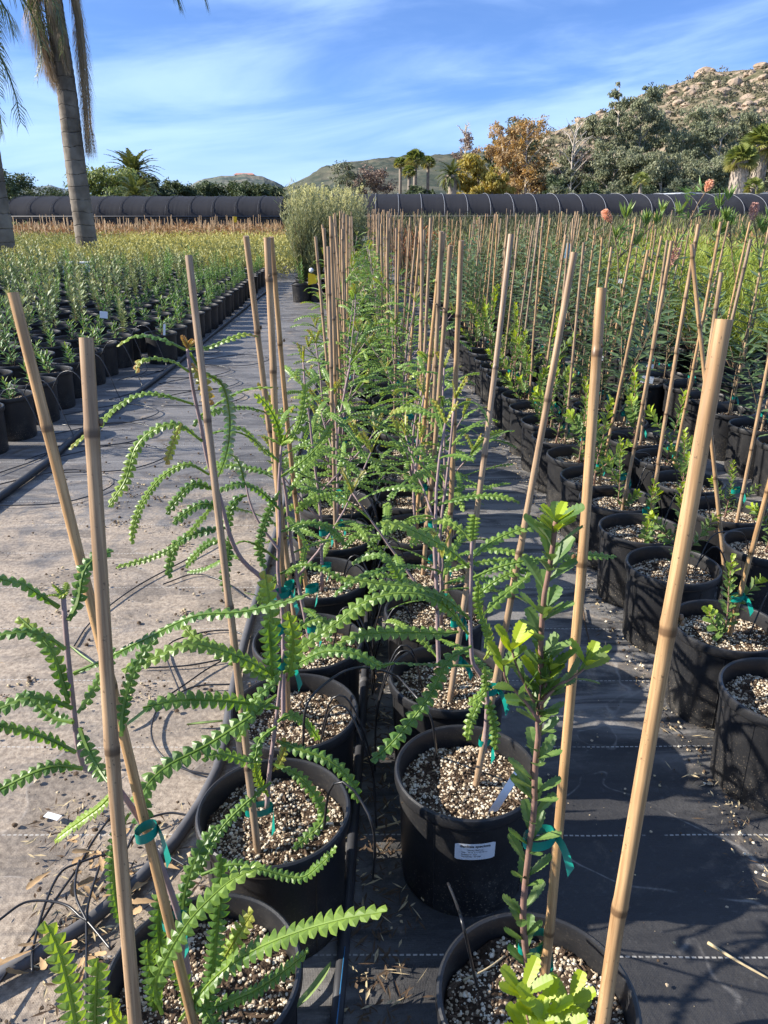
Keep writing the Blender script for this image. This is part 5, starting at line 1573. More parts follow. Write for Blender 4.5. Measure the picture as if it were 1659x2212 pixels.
# third pot, sandy path row: the long branch hanging over the path
st, lf = MB(), MB()
stem_px(st, [(612, 1560), (612, 1480), (612, 1400), (610, 1330), (604, 1270), (600, 1220), (604, 1150), (602, 1060), (608, 960)], (1.66, 1.70), 0.0062)
stem_px(st, [(610, 1300), (570, 1252), (525, 1212), (498, 1160), (475, 1075), (450, 1000), (432, 910), (415, 830), (405, 755)], (1.66, 1.52), 0.0062)
stem_px(st, [(604, 1190), (560, 1130), (540, 1085), (530, 1040)], (1.68, 1.72), 0.004)
for p, Y, W, ti, tp_, ro, dy in [
        ([(402, 756), (350, 733), (300, 725), (268, 738), (252, 748)], 1.53, 0.0125, 0.0, 0.9, 0.1, -0.03),
        ([(408, 803), (372, 780), (328, 774), (300, 782), (294, 806)], 1.53, 0.0108, 0.2, 0.95, 0.15, -0.04),
        ([(418, 873), (350, 853), (300, 853), (250, 880), (215, 915), (178, 945), (148, 970)], 1.55, 0.0116, 0.18, 0.6, 0.2, -0.08),
        ([(437, 953), (385, 918), (330, 930), (292, 970), (272, 1035), (250, 1070), (234, 1095)], 1.56, 0.0133, 0.12, 0.45, 0.4, -0.10),
        ([(452, 1025), (405, 1003), (352, 1028), (312, 1078), (290, 1130), (284, 1176)], 1.58, 0.0108, 0.15, 0.3, 0.4, -0.08),
        ([(466, 1060), (420, 1045), (385, 1075), (358, 1110)], 1.59, 0.0116, 0.0, 0.1, 0.7, -0.04),
        ([(482, 1098), (440, 1088), (405, 1105), (372, 1130)], 1.60, 0.0120, 0.0, 0.1, 0.6, -0.05),
        ([(407, 754), (450, 750), (500, 730), (530, 722), (558, 728)], 1.53, 0.0108, 0.15, 0.9, 0.25, 0.05),
        ([(410, 762), (438, 802), (478, 828), (494, 880), (496, 935), (488, 985), (472, 1030)], 1.54, 0.0133, 0.0, 0.0, -0.9, 0.06),
        ([(414, 785), (436, 815), (446, 850), (448, 876)], 1.53, 0.0138, 0.75, 0.3, 0.6, -0.03),
        ([(430, 900), (480, 866), (530, 842), (590, 836)], 1.56, 0.0142, 0.12, 0.1, -0.5, 0.06),
        ([(392, 915), (376, 950), (366, 980), (357, 1003)], 1.53, 0.0099, 0.55, 0.4, 0.4, -0.02),
        ([(445, 940), (490, 930), (540, 945), (580, 985)], 1.58, 0.0133, 0.12, 0.2, -0.4, 0.05),
        ([(492, 1140), (440, 1148), (385, 1170), (366, 1215), (364, 1250)], 1.61, 0.0125, 0, 0, 0.5, -0.06),
        ([(470, 1080), (400, 1160), (340, 1200), (250, 1225)], 1.62, 0.0103, 0.2, 0.2, 0.3, -0.1),
        ([(505, 1175), (455, 1170), (420, 1200), (400, 1225)], 1.62, 0.0112, 0, 0.1, 0.6, 0.03),
        ([(497, 1150), (492, 1200), (485, 1250), (490, 1285)], 1.62, 0.0125, 0.0, 0, 0.75, -0.04),
        ([(530, 1215), (500, 1200), (470, 1215), (440, 1230), (405, 1235)], 1.63, 0.0103, 0, 0.1, 0.4, 0.1),
        ([(600, 1210), (560, 1180), (520, 1170), (480, 1200)], 1.67, 0.0116, 0.1, 0, -0.5, -0.05),
        ([(604, 1100), (560, 1060), (520, 1045), (470, 1060)], 1.69, 0.0125, 0.0, 0.1, 0.4, -0.08),
        ([(604, 1060), (575, 1120), (560, 1180), (570, 1230)], 1.69, 0.0125, 0.0, 0, 0.7, -0.05),
        ([(606, 1000), (560, 960), (530, 930), (495, 920)], 1.70, 0.0120, 0.1, 0.2, 0.3, -0.05),
        ([(606, 1030), (650, 1000), (690, 960), (720, 910)], 1.72, 0.0120, 0.1, 0.2, 0.4, 0.05),
        ([(608, 965), (600, 920), (580, 880), (550, 850)], 1.71, 0.0120, 0.15, 0.4, 0.5, -0.04),
        ([(608, 965), (640, 930), (655, 880), (660, 830)], 1.72, 0.0120, 0.15, 0.4, 0.6, 0.05),
        ([(603, 1150), (660, 1130), (710, 1140), (750, 1180)], 1.70, 0.0125, 0.0, 0.1, 0.4, 0.0),
        ([(604, 1240), (650, 1220), (700, 1230), (750, 1260)], 1.69, 0.0116, 0.05, 0.1, 0.4, -0.06),
        ([(611, 1380), (650, 1350), (690, 1340), (730, 1352)], 1.68, 0.0133, 0.1, 0.1, 0.5, -0.02),
        ([(528, 1045), (520, 1010), (505, 985), (480, 975)], 1.72, 0.0129, 0.0, 0.2, -0.8, 0.0),
        ([(535, 1070), (510, 1080), (495, 1110), (490, 1150)], 1.72, 0.0129, 0.0, 0.1, 0.6, -0.04)]:
    leaf_px(lf, p, Y, W, ti, tp_, ro, dy)
cluster(lf, aty(405, 752, 1.52), 0.030, 4, RG, 0.006, 0.8)
cluster(lf, aty(608, 962, 1.70), 0.06, 4, RG, 0.009, 0.3)
attach(HERO[('L', 3)], st, lf, ties=[(aty(607, 1282, 1.665), 0.022, 0.012, 0.1), (aty(625, 1265, 1.70), 0.013, 0.010, 0.4), (aty(606, 1360, 1.66), 0.010, 0.008, 0.4)])

# second pot, shaded path row (the labelled one)
st, lf = MB(), MB()
stem_px(st, [(1046, 1625), (1051, 1560), (1052, 1500), (1040, 1460), (1022, 1434), (1017, 1380), (1016, 1320), (1018, 1240), (1019, 1168)], (1.43, 1.38), 0.0062)
for p, Y, W, ti, tp_, ro, dy in [
        ([(1019, 1170), (1022, 1140), (1026, 1112)], 1.38, 0.013, 0.15, 0.4, 0.8, 0.0),
        ([(1014, 1226), (970, 1188), (905, 1152), (865, 1135), (822, 1126)], 1.38, 0.0165, 0.12, 0.45, 0.3, -0.02),
        ([(1014, 1337), (960, 1292), (890, 1268), (830, 1262), (740, 1247)], 1.39, 0.0155, 0.08, 0.3, 0.35, -0.03),
        ([(1012, 1370), (970, 1318), (921, 1287), (852, 1282), (782, 1303), (736, 1338), (706, 1358)], 1.39, 0.0155, 0.10, 0.1, 0.45, -0.08),
        ([(990, 1365), (954, 1368), (898, 1366), (829, 1366), (782, 1372), (728, 1388)], 1.36, 0.0165, 0.08, 0.05, 0.5, -0.05),
        ([(1020, 1439), (960, 1437), (886, 1434), (850, 1432)], 1.38, 0.014, 0, 0, -0.9, -0.05),
        ([(850, 1432), (817, 1437), (771, 1412), (713, 1400), (672, 1405)], 1.33, 0.0125, 0, 0, 0.4, -0.03),
        ([(1018, 1396), (968, 1426), (940, 1482), (910, 1528), (875, 1572), (833, 1618), (800, 1642)], 1.38, 0.0165, 0, 0, 0.55, -0.15),
        ([(1048, 1400), (1052, 1360), (1038, 1332), (1032, 1300), (1034, 1255)], 1.39, 0.0115, 0.18, 0.1, 0.3, 0.02),
        ([(1044, 1328), (1068, 1302), (1100, 1275), (1150, 1240)], 1.40, 0.0155, 0.08, 0.15, 0.35, 0.02),
        ([(1020, 1204), (1060, 1172), (1110, 1148), (1182, 1126)], 1.40, 0.014, 0.10, 0.1, 0.3, 0.08),
        ([(1018, 1250), (1070, 1228), (1130, 1213), (1200, 1207), (1265, 1200), (1332, 1203)], 1.42, 0.0125, 0.10, 0.1, 0.35, 0.05),
        ([(1016, 1300), (1060, 1262), (1100, 1240), (1150, 1228)], 1.41, 0.0125, 0.05, 0.1, 0.3, 0.06),
        ([(1018, 1170), (990, 1140), (965, 1125), (935, 1125)], 1.38, 0.0115, 0.3, 0.5, 0.35, 0.04),
        ([(1046, 1440), (1050, 1480), (1040, 1500), (1010, 1520)], 1.40, 0.011, 0.15, 0.1, 0.5, -0.02),
        ([(1050, 1490), (1030, 1525), (1015, 1560), (1008, 1600)], 1.40, 0.0125, 0.1, 0.3, 0.5, -0.03),
        ([(1051, 1500), (1062, 1540), (1070, 1580), (1066, 1620)], 1.42, 0.0125, 0.1, 0.1, 0.5, -0.02),
        ([(1046, 1425), (1060, 1400), (1056, 1372), (1048, 1345)], 1.41, 0.010, 0.45, 0.2, 0.4, 0.0),
        ([(880, 1282), (838, 1210), (800, 1200), (760, 1215)], 1.44, 0.0125, 0.06, 0.1, 0.35, 0.05)]:
    leaf_px(lf, p, Y, W, ti, tp_, ro, dy)
attach(HERO[('C', 2)], st, lf, ties=[(aty(1056, 1490, 1.425), 0.020, 0.011, 0.0), (aty(1048, 1598, 1.435), 0.016, 0.011, 0.4)])

# nearest pot, shaded path row: tall toothed shrub
st, lf = MB(), MB(); rg = random.Random(6)
q = stem_px(st, [(1152, 2150), (1140, 2090), (1134, 2035), (1130, 1965), (1142, 1845), (1154, 1745), (1156, 1660), (1166, 1560), (1170, 1480), (1168, 1400), (1175, 1292), (1188, 1222), (1197, 1160), (1200, 1128)], (0.87, 0.78), 0.0058)
k = 0
for i in range(1, 27):
    T = (q[i] - q[i - 1]).normalized()
    u = i / 26
    for _ in range(5 if u > 0.66 else 3 if u > 0.4 else 2):
        k += 1; o_ = Matrix.Rotation(k * 2.39996, 3, T) @ T.orthogonal().normalized()
        toothed_leaf(lf, q[i] - T * rg.uniform(0.0, 0.036), (o_ * 0.62 + T * rg.uniform(0.6, 1.0)).normalized(), T, rg.uniform(0.040, 0.052) * (1.12 if u < 0.6 else 0.95), rg.uniform(0.0145, 0.0185), 8, 0.0, 0.22, rg.uniform(0, 0.4), rg)
for c_, Y, n_, L_ in (((1198, 1150), 0.78, 6, 0.030), ((1200, 1128), 0.78, 5, 0.027)):
    for k in range(n_):
        o_ = Vector((math.cos(k * 2.4), math.sin(k * 2.4), 0.9)).normalized()
        toothed_leaf(lf, aty(*c_, Y), o_, UP, L_ * rg.uniform(0.8, 1.1), L_ * 0.42, 8, rg.uniform(0.30, 0.95), 0.3, 0.1, rg)
for base, path_, tips in (
        ((1168, 1540), [(1168, 1540), (1140, 1490), (1118, 1445), (1106, 1405)], 8), ((1166, 1560), [(1166, 1560), (1130, 1510), (1095, 1475), (1088, 1440)], 6),
        ((1168, 1520), [(1168, 1520), (1200, 1485), (1240, 1462), (1268, 1440)], 8), ((1168, 1520), [(1168, 1520), (1178, 1490), (1182, 1470), (1190, 1450)], 6), ((1164, 1600), [(1164, 1600), (1160, 1560), (1165, 1520), (1167, 1480)], 6)):
    P_ = [aty(p[0], p[1], 0.80 + rg.uniform(-0.01, 0.01)) for p in path_]
    leafy_shoot(st, lf, catmull(P_, 6), 0.0028, 7, 0.036, 0.0145, rg, 8, 0.2, 0.75, 0.1)
    for k in range(tips // 2):
        o_ = Vector((math.cos(k * 2.4), math.sin(k * 2.4), 1.1)).normalized()
        toothed_leaf(lf, P_[-1], o_, UP, rg.uniform(0.032, 0.044), 0.0145, 8, rg.uniform(0.25, 0.9), 0.3, 0.1, rg)
attach(HERO[('C', 1)], st, lf, M['holly_stem'], M['holly'], ties=[(aty(1165, 1810, 0.85), 0.024, 0.014, 0.1), (aty(1152, 2035, 0.875), 0.026, 0.014, 0.3)])
# bright shoots of the plant standing below the frame
st, lf = MB(), MB()
root = HERO[('C', 0)]
for px, py, Y in ((1128, 2150, 0.62), (1168, 2195, 0.60), (1232, 2170, 0.62), (1200, 2235, 0.58), (1145, 2240, 0.58)):
    tp_ = aty(px, py, Y); b = Vector((0.255, 0.52, SZ))
    leafy_shoot(st, lf, catmull([b, b.lerp(tp_, 0.5) + Vector((0, 0, 0.03)), tp_], 6), 0.003, 20, 0.044, 0.018, rg, 8, 0.30, 0.5, 0.35)
    for k in range(5):
        o_ = Vector((math.cos(k * 2.4), math.sin(k * 2.4), 0.8)).normalized()
        toothed_leaf(lf, tp_, o_, UP, rg.uniform(0.032, 0.045), 0.016, 8, rg.uniform(0.4, 1.0), 0.3, 0.1, rg)
attach(root, st, lf, M['holly_stem'], M['holly'])

# ---- printed label on the pot
lab_root = HERO[('C', 2)]
def pot_r(z): return 0.1462 + (0.1545 - 0.1462) * (z - 0.03) / 0.232


def sticker(root, ang, zc, w, h, lines, small=False):
    """White label bent round the pot wall with its printed lines."""
    mb = MB(); vs = []; fs = []; n_ = 16; k_ = 6
    for i in range(n_ + 1):
        u = (i / n_ - 0.5)
        for j in range(k_ + 1):
            v = (j / k_ - 0.5)
            cu = 1.0 if abs(u) < 0.46 else 0.90
            z = zc + v * h * cu; a = ang + u * w / 0.152; r = pot_r(z) + 0.0012
            vs.append((r * math.cos(a), r * math.sin(a), z))
    for i in range(n_):
        for j in range(k_):
            a = i * (k_ + 1) + j; fs.append((a, a + k_ + 1, a + k_ + 2, a + 1))
    mb.add(vs, fs)
    s_ = ob('label_sticker', mb.mesh('label_sticker', M['white']), root)
    for txt, size, u0, v0, bold in lines:
        cu = bpy.data.curves.new('lettering', 'FONT'); cu.body = txt; cu.size = size; cu.align_x = 'CENTER' if u0 is None else 'LEFT'; cu.offset = 0.0002 if bold else 0.0
        tmp = bpy.data.objects.new('tmp', cu); COL.objects.link(tmp)
        dg = bpy.context.evaluated_depsgraph_get(); me = bpy.data.meshes.new_from_object(tmp.evaluated_get(dg))
        bpy.data.objects.remove(tmp)
        for v in me.vertices:
            u = v.co.x + (u0 or 0.0); z = zc + v0 + v.co.y; a = ang + u / 0.152; r = pot_r(z) + 0.0020
            v.co = (r * math.cos(a), r * math.sin(a), z)
        me.materials.clear(); me.materials.append(M['ink'])
        ob('lettering', me, s_)


TXT = [('Banksia speciosa', 0.0098, None, 0.0130, True), ('Showy Banksia', 0.0058, None, 0.0040, False), ("Size:   8-12' h x 10-15' w", 0.0056, -0.0300, -0.0022, False),
       ('Exposure:  Sun', 0.0056, -0.0300, -0.0084, False), ('Hardiness:  20-28F', 0.0056, -0.0300, -0.0146, False), ('grown by the nursery outdoors', 0.0036, None, -0.0203, False)]
TXT = TXT[:5]
sticker(lab_root, math.radians(-89), 0.206, 0.088, 0.046, TXT)
sticker(HERO[('C', 4)], math.radians(-100), 0.215, 0.085, 0.044, TXT[:2])

# white plant tag standing in the labelled pot, and one lying on the path
a = at(1070, 1745, 0.26); b = at(1118, 1670, 0.33)
mb = MB(); d = (b - a); w_ = d.cross(Vector((0.2, -1, 0.3))).normalized() * 0.0095
mb.add([a - w_ - d * 0.2, a + w_ - d * 0.2, b + w_, b - w_], [(0, 1, 2, 3)])
mb.add([a - w_ - d * 0.2 + Vector((0, 0.001, 0)), a + w_ - d * 0.2 + Vector((0, 0.001, 0)), b + w_ + Vector((0, 0.001, 0)), b - w_ + Vector((0, 0.001, 0))], [(3, 2, 1, 0)])
tag(ob('plant_tag', mb.mesh('plant_tag', M['white'], False)), 'blank white plant tag stuck into the soil of the labelled pot', 'plant tag')
c_ = at(116, 1774, 0.006); mb = MB(); mb.box((-0.024, -0.0085, 0), (0.024, 0.0085, 0.0016))
o = ob('plant_tag', mb.mesh('plant_tag', M['white'], False), None, c_ + Vector((0, 0, 0.016)), math.radians(-28)); o.rotation_euler = (0.05, -0.08, math.radians(-24)); tag(o, 'white plant tag lying flat on the sandy path', 'plant tag')
# ------------------------------------------------------------------ right block
R1Y = [1.36, 1.70, 2.05, 2.48, 2.82, 3.16, 3.46]
while R1Y[-1] < 11.6:
    R1Y.append(R1Y[-1] + 0.34)
def gen(y0, y1, step):
    o = []; y = y0
    while y < y1:
        o.append(y); y += step
    return o
RIGHT = [(1.13, R1Y, 'front right row'), (1.555, gen(1.55, 12, 0.365), 'second right row'),
         (2.345, gen(2.55, 12, 0.36), 'third right row'), (2.76, gen(6.9, 12, 0.37), 'fourth right row'),
         (3.05, gen(6.2, 9.5, 0.42), 'fifth'), (3.5, gen(6.45, 10.5, 0.42), 'fifth'), (3.95, gen(6.4, 10.5, 0.42), 'sixth'), (4.45, gen(6.6, 10.5, 0.42), 'seventh'), (4.95, gen(7.0, 10.5, 0.42), 'eighth'), (5.45, gen(7.5, 10.5, 0.42), 'ninth')]
nstk = 0
for ri, (x0, ys, rn) in enumerate(RIGHT):
    shown = 0
    for i, y in enumerate(ys):
        x = x0 + RG.uniform(-0.02, 0.02) * (1 if ri else 0.4)
        if not in_view(x, y, 0.35, 130):
            continue
        near = y < 4.3
        k = shown; shown += 1
        if ri >= 4:
            potted('potted_feathery_shrub', 'feathery lime green shrub in the crowd of needle leaved shrubs beyond the right pots', 'potted plant', x, y, K_FEATHER, 'feathery lime shrubs of the right block', near, None, sc=RG.uniform(0.9, 1.2))
            continue
        holly = (ri == 0 and y < 7.5) or (ri == 1 and y < 4.4)
        desc = 'bushy toothed shrub with yellow green tips' if holly else 'tall dark shrub with narrow leaves'
        if k < 9:
            lab = f'{desc}, {ORD[k]} pot of the {rn}'; grp = None
        else:
            lab = f'{desc}, past the ninth pot of the {rn}'; grp = f'{"toothed" if holly else "narrow leaved"} shrubs at the far end of the {rn}'
        kind = (K_HOLLY_HI if near else K_HOLLY) if holly else (K_NARROW_HI if near else K_NARROW)
        var = None
        sc = (RG.uniform(0.62, 0.82) if i < 6 else RG.uniform(0.95, 1.3)) if holly else RG.uniform(0.85, 1.12)
        if ri == 0 and i < 4:
            var = (0, 0, 1, 2)[i]; sc = (0.7, 0.62, 0.8, 0.85)[i]
        o = potted('potted_shrub', lab, 'potted plant', x, y, kind, grp, near, [RG.uniform(0.33, 0.42)] if near or y < 7 else None, var, sc)
        if ri >= 2 and k >= 9 and RG.random() < 0.35:
            continue
        lean = RG.uniform(-0.02, 0.10); by = y + RG.uniform(-0.05, 0.02); bx = x + 0.02
        top = Vector((bx + lean, by + RG.uniform(-0.14, 0.06), RG.uniform(1.30, 1.47)))
        if ri == 0 and i == 1:
            top = Vector((bx + 0.02, by - 0.02, 0.47))           # a short cane in the nearest pot of the front row
        if k < 9:
            sl = f'tan bamboo cane in the {ORD[k]} pot of the {rn}'; sg = None
        else:
            sl = f'tan bamboo cane past the ninth pot of the {rn}'; sg = f'far canes of the {rn}'
        stake_at((bx, by, SZ - 0.08), top, sl, sg, STK[RG.randrange(6)] if top.z > 1 else None, 0.0070, i); nstk += 1
cane2('bamboo cane leaning the other way across its neighbours right of the shaded path', (1493, 528), 2.6, (1560, 1180), 2.55, 0.17, 0.0072, 21)

# flowering shrubs rising above the right block
def flowering(label, stem_pts, Y, flowers, tufts, nleaf, seed):
    rg = random.Random(seed)
    P_ = [aty(p[0], p[1], Y) for p in stem_pts]
    root = thing('flowering_shrub', label, 'potted plant', (P_[0].x - 0.05, Y, 0))
    ob('pot', POT_FAR, root); ob('soil', SOIL_FAR, root)
    inv = Vector(root.location)
    st, lf = MB(), MB()
    pts = catmull([Vector((inv.x, inv.y, SZ))] + P_, 14)
    st.tube([p - inv for p in pts], [0.008 * (1 - 0.6 * k / 14) for k in range(15)], 5)
    for k in range(nleaf):
        u = 0.25 + 0.73 * rg.random(); f = u * 14; i = min(13, int(f)); p = pts[i].lerp(pts[i + 1], f - i) - inv
        a = rg.uniform(0, 6.28); d = Vector((math.cos(a), math.sin(a) * 0.8, rg.uniform(0.1, 1.0))).normalized()
        L = rg.uniform(0.08, 0.20) * (1.2 - 0.5 * u)
        st.tube([p, p + d * L], [0.002, 0.001], 3, cap=False)
        for q in range(7):
            leaf_card(lf, p + d * L * (0.3 + 0.1 * q), (d + rand_dir(rg) * 0.7), rand_dir(rg), rg.uniform(0.05, 0.10), 0.010, 0, rg.random() * 0.3)
    for px, py, L, n in tufts:
        c_ = aty(px, py, Y) - inv
        i = min(range(15), key=lambda k: (pts[k] - inv - c_).length)
        j = max(0, i - 2); st.tube([pts[j] - inv, (pts[j] - inv).lerp(c_, 0.6) + Vector((0, 0, -0.01)), c_], [0.004, 0.003, 0.002], 4, cap=False)
        for k in range(n):
            a = rg.uniform(0, 6.28); d = Vector((math.cos(a) * 0.55, math.sin(a) * 0.55, 1))
            leaf_card(lf, c_ + Vector((0, 0, -0.02 * rg.random() * 2)), d, rand_dir(rg), L * rg.uniform(0.6, 1.1), 0.016, 0, rg.uniform(0.2, 0.9))
    ob('stem', st.mesh('stem', M['woody']), root); ob('foliage', lf.mesh('foliage', M['smallgreen'], smooth=False), root)
    for px, py, L, w, tilt, mat in flowers:
        c_ = aty(px, py, Y) - inv; mb = MB(); ax = Vector((math.sin(tilt), 0, math.cos(tilt)))
        mb.tube([c_ - ax * L * 0.5, c_ + ax * L * 0.5], [0.006, 0.003], 5)
        for k in range(260):
            u = rg.random(); a = rg.uniform(0, 6.28); r_ = w * math.sin(math.pi * (0.08 + 0.84 * u)) ** 0.7
            o_ = ax.orthogonal().normalized(); o2 = ax.cross(o_); d = o_ * math.cos(a) + o2 * math.sin(a)
            p = c_ + ax * L * (u - 0.5) + d * r_ * 0.35
            leaf_card(mb, p, d + ax * 0.5, rand_dir(rg), r_ * 0.8 + 0.006, 0.007)
        i = min(range(15), key=lambda k: (pts[k] - inv - c_).length); mb2 = MB(); mb2.tube([pts[max(0, i - 1)] - inv, c_ - ax * L * 0.4], [0.004, 0.003], 4, cap=False)
        fl = ob('flower_spike', mb.mesh('flower_spike', mat, smooth=False), root); ob('flower_stalk', mb2.mesh('flower_stalk', M['woody']), fl)
    return root


OF = M['orange_flower']; RF = M['red_flower']
flowering('tall open shrub with one orange flower spike at its very top', [(1430, 640), (1450, 555), (1480, 500), (1508, 440), (1526, 412)], 5.6, [(1531, 402, 0.075, 0.027, 0.25, OF), (1456, 555, 0.12, 0.032, 0.3, RF)], [(1430, 452, 0.09, 16), (1555, 440, 0.12, 18), (1470, 455, 0.11, 16), (1575, 425, 0.10, 12)], 26, 1)
flowering('leafy shrub with a slanting salmon flower spike and bright green tips', [(1330, 640), (1335, 560), (1325, 500), (1318, 478)], 5.4, [(1312, 467, 0.095, 0.026, -0.7, OF)], [(1352, 462, 0.11, 22), (1395, 478, 0.10, 20), (1375, 520, 0.09, 16), (1420, 475, 0.09, 16), (1330, 505, 0.09, 18)], 24, 2)
flowering('shrub with a brownish flower head and blue green leaves at the picture edge', [(1640, 640), (1640, 560), (1632, 500), (1629, 470)], 5.6, [(1628, 457, 0.11, 0.030, 0.05, RF)], [(1650, 495, 0.16, 26), (1668, 480, 0.15, 22), (1612, 505, 0.12, 18)], 22, 3)
flowering('shrub with two upright dark green leafy tips beyond the lime shrubs', [(1590, 640), (1582, 560), (1578, 500), (1574, 470)], 6.6, [], [(1568, 470, 0.12, 30), (1578, 482, 0.12, 26), (1545, 490, 0.12, 24), (1560, 500, 0.12, 24)], 24, 4)

# ------------------------------------------------------------------ tall yellow flowered shrubs closing the left middle row
k = 0
for i in range(4):
    for j in range(4):
        x = -0.98 + 0.27 * j + RG.uniform(-0.05, 0.05); y = 13.5 + 0.75 * i + RG.uniform(-0.1, 0.1)
        o = potted('potted_shrub', 'tall olive shrub with pale yellow flower tips where the middle rows end', 'potted plant', x, y, K_WATTLE, 'tall yellow flowered shrubs at the end of the middle rows', False, None, sc=RG.uniform(0.84, 0.98))
        rg = random.Random(900 + k); k += 1
        for q in range(7):
            mb = MB()
            a = rg.uniform(0, 6.28); r_ = rg.uniform(0.05, 0.28); z = rg.uniform(1.42, 1.72)
            c_ = Vector((math.cos(a) * r_, math.sin(a) * r_, z))
            for _ in range(34):
                u = rg.random(); d = rand_dir(rg); d.z *= 0.3
                leaf_card(mb, c_ + Vector((0, 0, 0.14 * u)), d + Vector((0, 0, 0.5)), rand_dir(rg), 0.04 * math.sin(math.pi * (0.1 + 0.8 * u)) + 0.008, 0.014, 0, 1.0)
            ob('flower_spike', mb.mesh('flower_spike', M['wattle'], smooth=False), o)
potted('potted_shrub', 'small grey green shrub in a wide black pot before the tall yellow flowered shrubs', 'potted plant', *at(652, 652, 0)[:2], K_SILVER2, None, False, None, 2, 1.0)

# ------------------------------------------------------------------ left block of small potted shrubs
cand = []
for k in range(26):
    x = -2.03 - 0.405 * k
    y0 = 8.06 if k < 1 else 4.7
    y = y0 + (0.2 if k % 2 else 0.0)
    while y < 17.2:
        if in_view(x, y, 0.5, 70) and math.hypot(x + 7.5, y - 22.8) > 0.9:
            if k == 1 and y < 7.3 and False:
                pass
            cand.append((x + RG.uniform(-0.03, 0.03), y + RG.uniform(-0.03, 0.03), k, y))
        y += 0.40 + (0.02 * k if k < 4 else 0.06)
cand.sort(key=lambda c: c[0] ** 2 + c[1] ** 2)
rowcount = {}
NLEFT = 285
for n_, (x, y, k, yy) in enumerate(cand):
    c_ = rowcount.get(k, 0); rowcount[k] = c_ + 1
    if k <= 2:
        kind = K_SMALL; sc = RG.uniform(0.8, 1.2)
    elif k % 5 in (3, 4, 1):
        kind = K_SILVER; sc = RG.uniform(0.8, 1.3)
    else:
        kind = K_SILVER2; sc = RG.uniform(0.65, 1.05)
    if yy > 10.5 and k <= 2:
        kind = K_SILVER2; sc = RG.uniform(0.5, 0.85)
    if RG.random() < 0.18:
        kind = RG.choice((K_SILVER, K_SILVER2, K_SMALL))
    if n_ >= NLEFT:
        break
    if k <= 3 and c_ < 8:
        rown = ('left edge row', 'second left row', 'third left row', 'fourth left row')[k]
        lab = f'small leafy shrub, {ORD[c_]} pot from the near end of the {rown}'; grp = None
    elif k <= 3:
        lab = 'small leafy shrub in the far half of the four pot rows beside the sandy path'; grp = 'small shrubs far along the left block edge'
    else:
        lab = 'grey green leafy shrub deep inside the crowded left block of black pots'; grp = 'shrubs crowding the left block'
    potted('potted_seedling' if k <= 2 else 'potted_shrub', lab, 'potted plant', x, y, kind, grp, False, None, None, sc, SOIL_MID[n_ % 3] if y < 9 else SOIL_FAR, None)

# the small shrubs past the three hundred nearest, as one crowd
rg = random.Random(17)
mb = MB()
for (x, y, k, yy) in cand[NLEFT:]:
    mb.lathe([(0.142, 0.0), (0.154, 0.262), (0.165, 0.272), (0.165, 0.298), (0.154, 0.30), (0.150, 0.255), (0.01, 0.255)], 14, 1, 0, (x, y))
    h = rg.uniform(0.25, 0.5)
    for _ in range(60):
        p = Vector((x + rg.gauss(0, 0.08), y + rg.gauss(0, 0.08), 0.27 + h * rg.random()))
        leaf_card(mb, p, rand_dir(rg) + Vector((0, 0, 0.5)), rand_dir(rg), rg.uniform(0.06, 0.10), rg.uniform(0.02, 0.04), 0, rg.random() * 0.4)
tag(ob('distant_potted_shrubs', mb.mesh('distant_potted_shrubs', [M['silver'], M['pot']], smooth=False)), kind='stuff')


def mass(name, n, xr, yr, hf, tf, mat, L=(0.10, 0.22), W=0.035, upb=0.8, per=16, keep=None, seed=1, spread=0.22):
    rg = random.Random(seed); mb = MB()
    for _ in range(n):
        y = yr[0] + (yr[1] - yr[0]) * rg.random() ** 1.25
        x = rg.uniform(*xr)
        if not in_view(x, y, 0.4, 60) or (keep and not keep(x, y)):
            continue
        h = hf(x, y, rg); t0 = tf(x, y, rg)
        for _q in range(per):
            z = h * (0.15 + 0.85 * rg.random() ** 0.7)
            p = Vector((x + rg.gauss(0, spread), y + rg.gauss(0, spread), z * 0.85))
            leaf_card(mb, p, rand_dir(rg) + Vector((0, 0, upb)), rand_dir(rg), rg.uniform(*L), W * rg.uniform(0.7, 1.4), 0, min(1, max(0, t0 + rg.uniform(-0.15, 0.15))))
    return tag(ob(name, mb.mesh(name, mat, smooth=False)), kind='stuff')


mass('yellow_field_plants', 8200, (-26, -0.9), (17.6, 33), lambda x, y, r: r.uniform(0.45, 0.75), lambda x, y, r: min(1, max(0.1, 0.35 + 0.04 * (y - 19) + (0.2 if x > -8 else -0.3) + r.uniform(-0.2, 0.3))), M['field'], per=22, L=(0.06, 0.13), W=0.030, seed=3)
mass('dry_field_plants', 2600, (-24, -1.5), (30, 41), lambda x, y, r: r.uniform(0.35, 0.85), lambda x, y, r: r.uniform(0, 0.35), M['dryfield'], per=13, L=(0.15, 0.3), W=0.05, seed=4)
mass('olive_field_plants', 1500, (-30, -16), (24, 42), lambda x, y, r: r.uniform(0.4, 0.9), lambda x, y, r: r.uniform(0, 0.4), M['field'], per=14, L=(0.15, 0.3), W=0.05, seed=5)
mass('distant_nursery_plants', 4200, (1.0, 15), (11.4, 26), lambda x, y, r: min(1.42, (1.0 if x < 2.6 else 0.98) + r.uniform(-0.35, 0.25) + 0.026 * (y - 12)), lambda x, y, r: r.uniform(0, 0.12), M['olive'], per=28, L=(0.10, 0.24), W=0.018, upb=1.6, seed=6, spread=0.16)
mass('distant_broadleaf_plants', 900, (3.0, 15), (10.4, 18), lambda x, y, r: r.uniform(0.75, 1.1), lambda x, y, r: r.uniform(0, 0.5), M['silver'], per=26, L=(0.10, 0.18), W=0.05, upb=0.6, seed=7, spread=0.18)
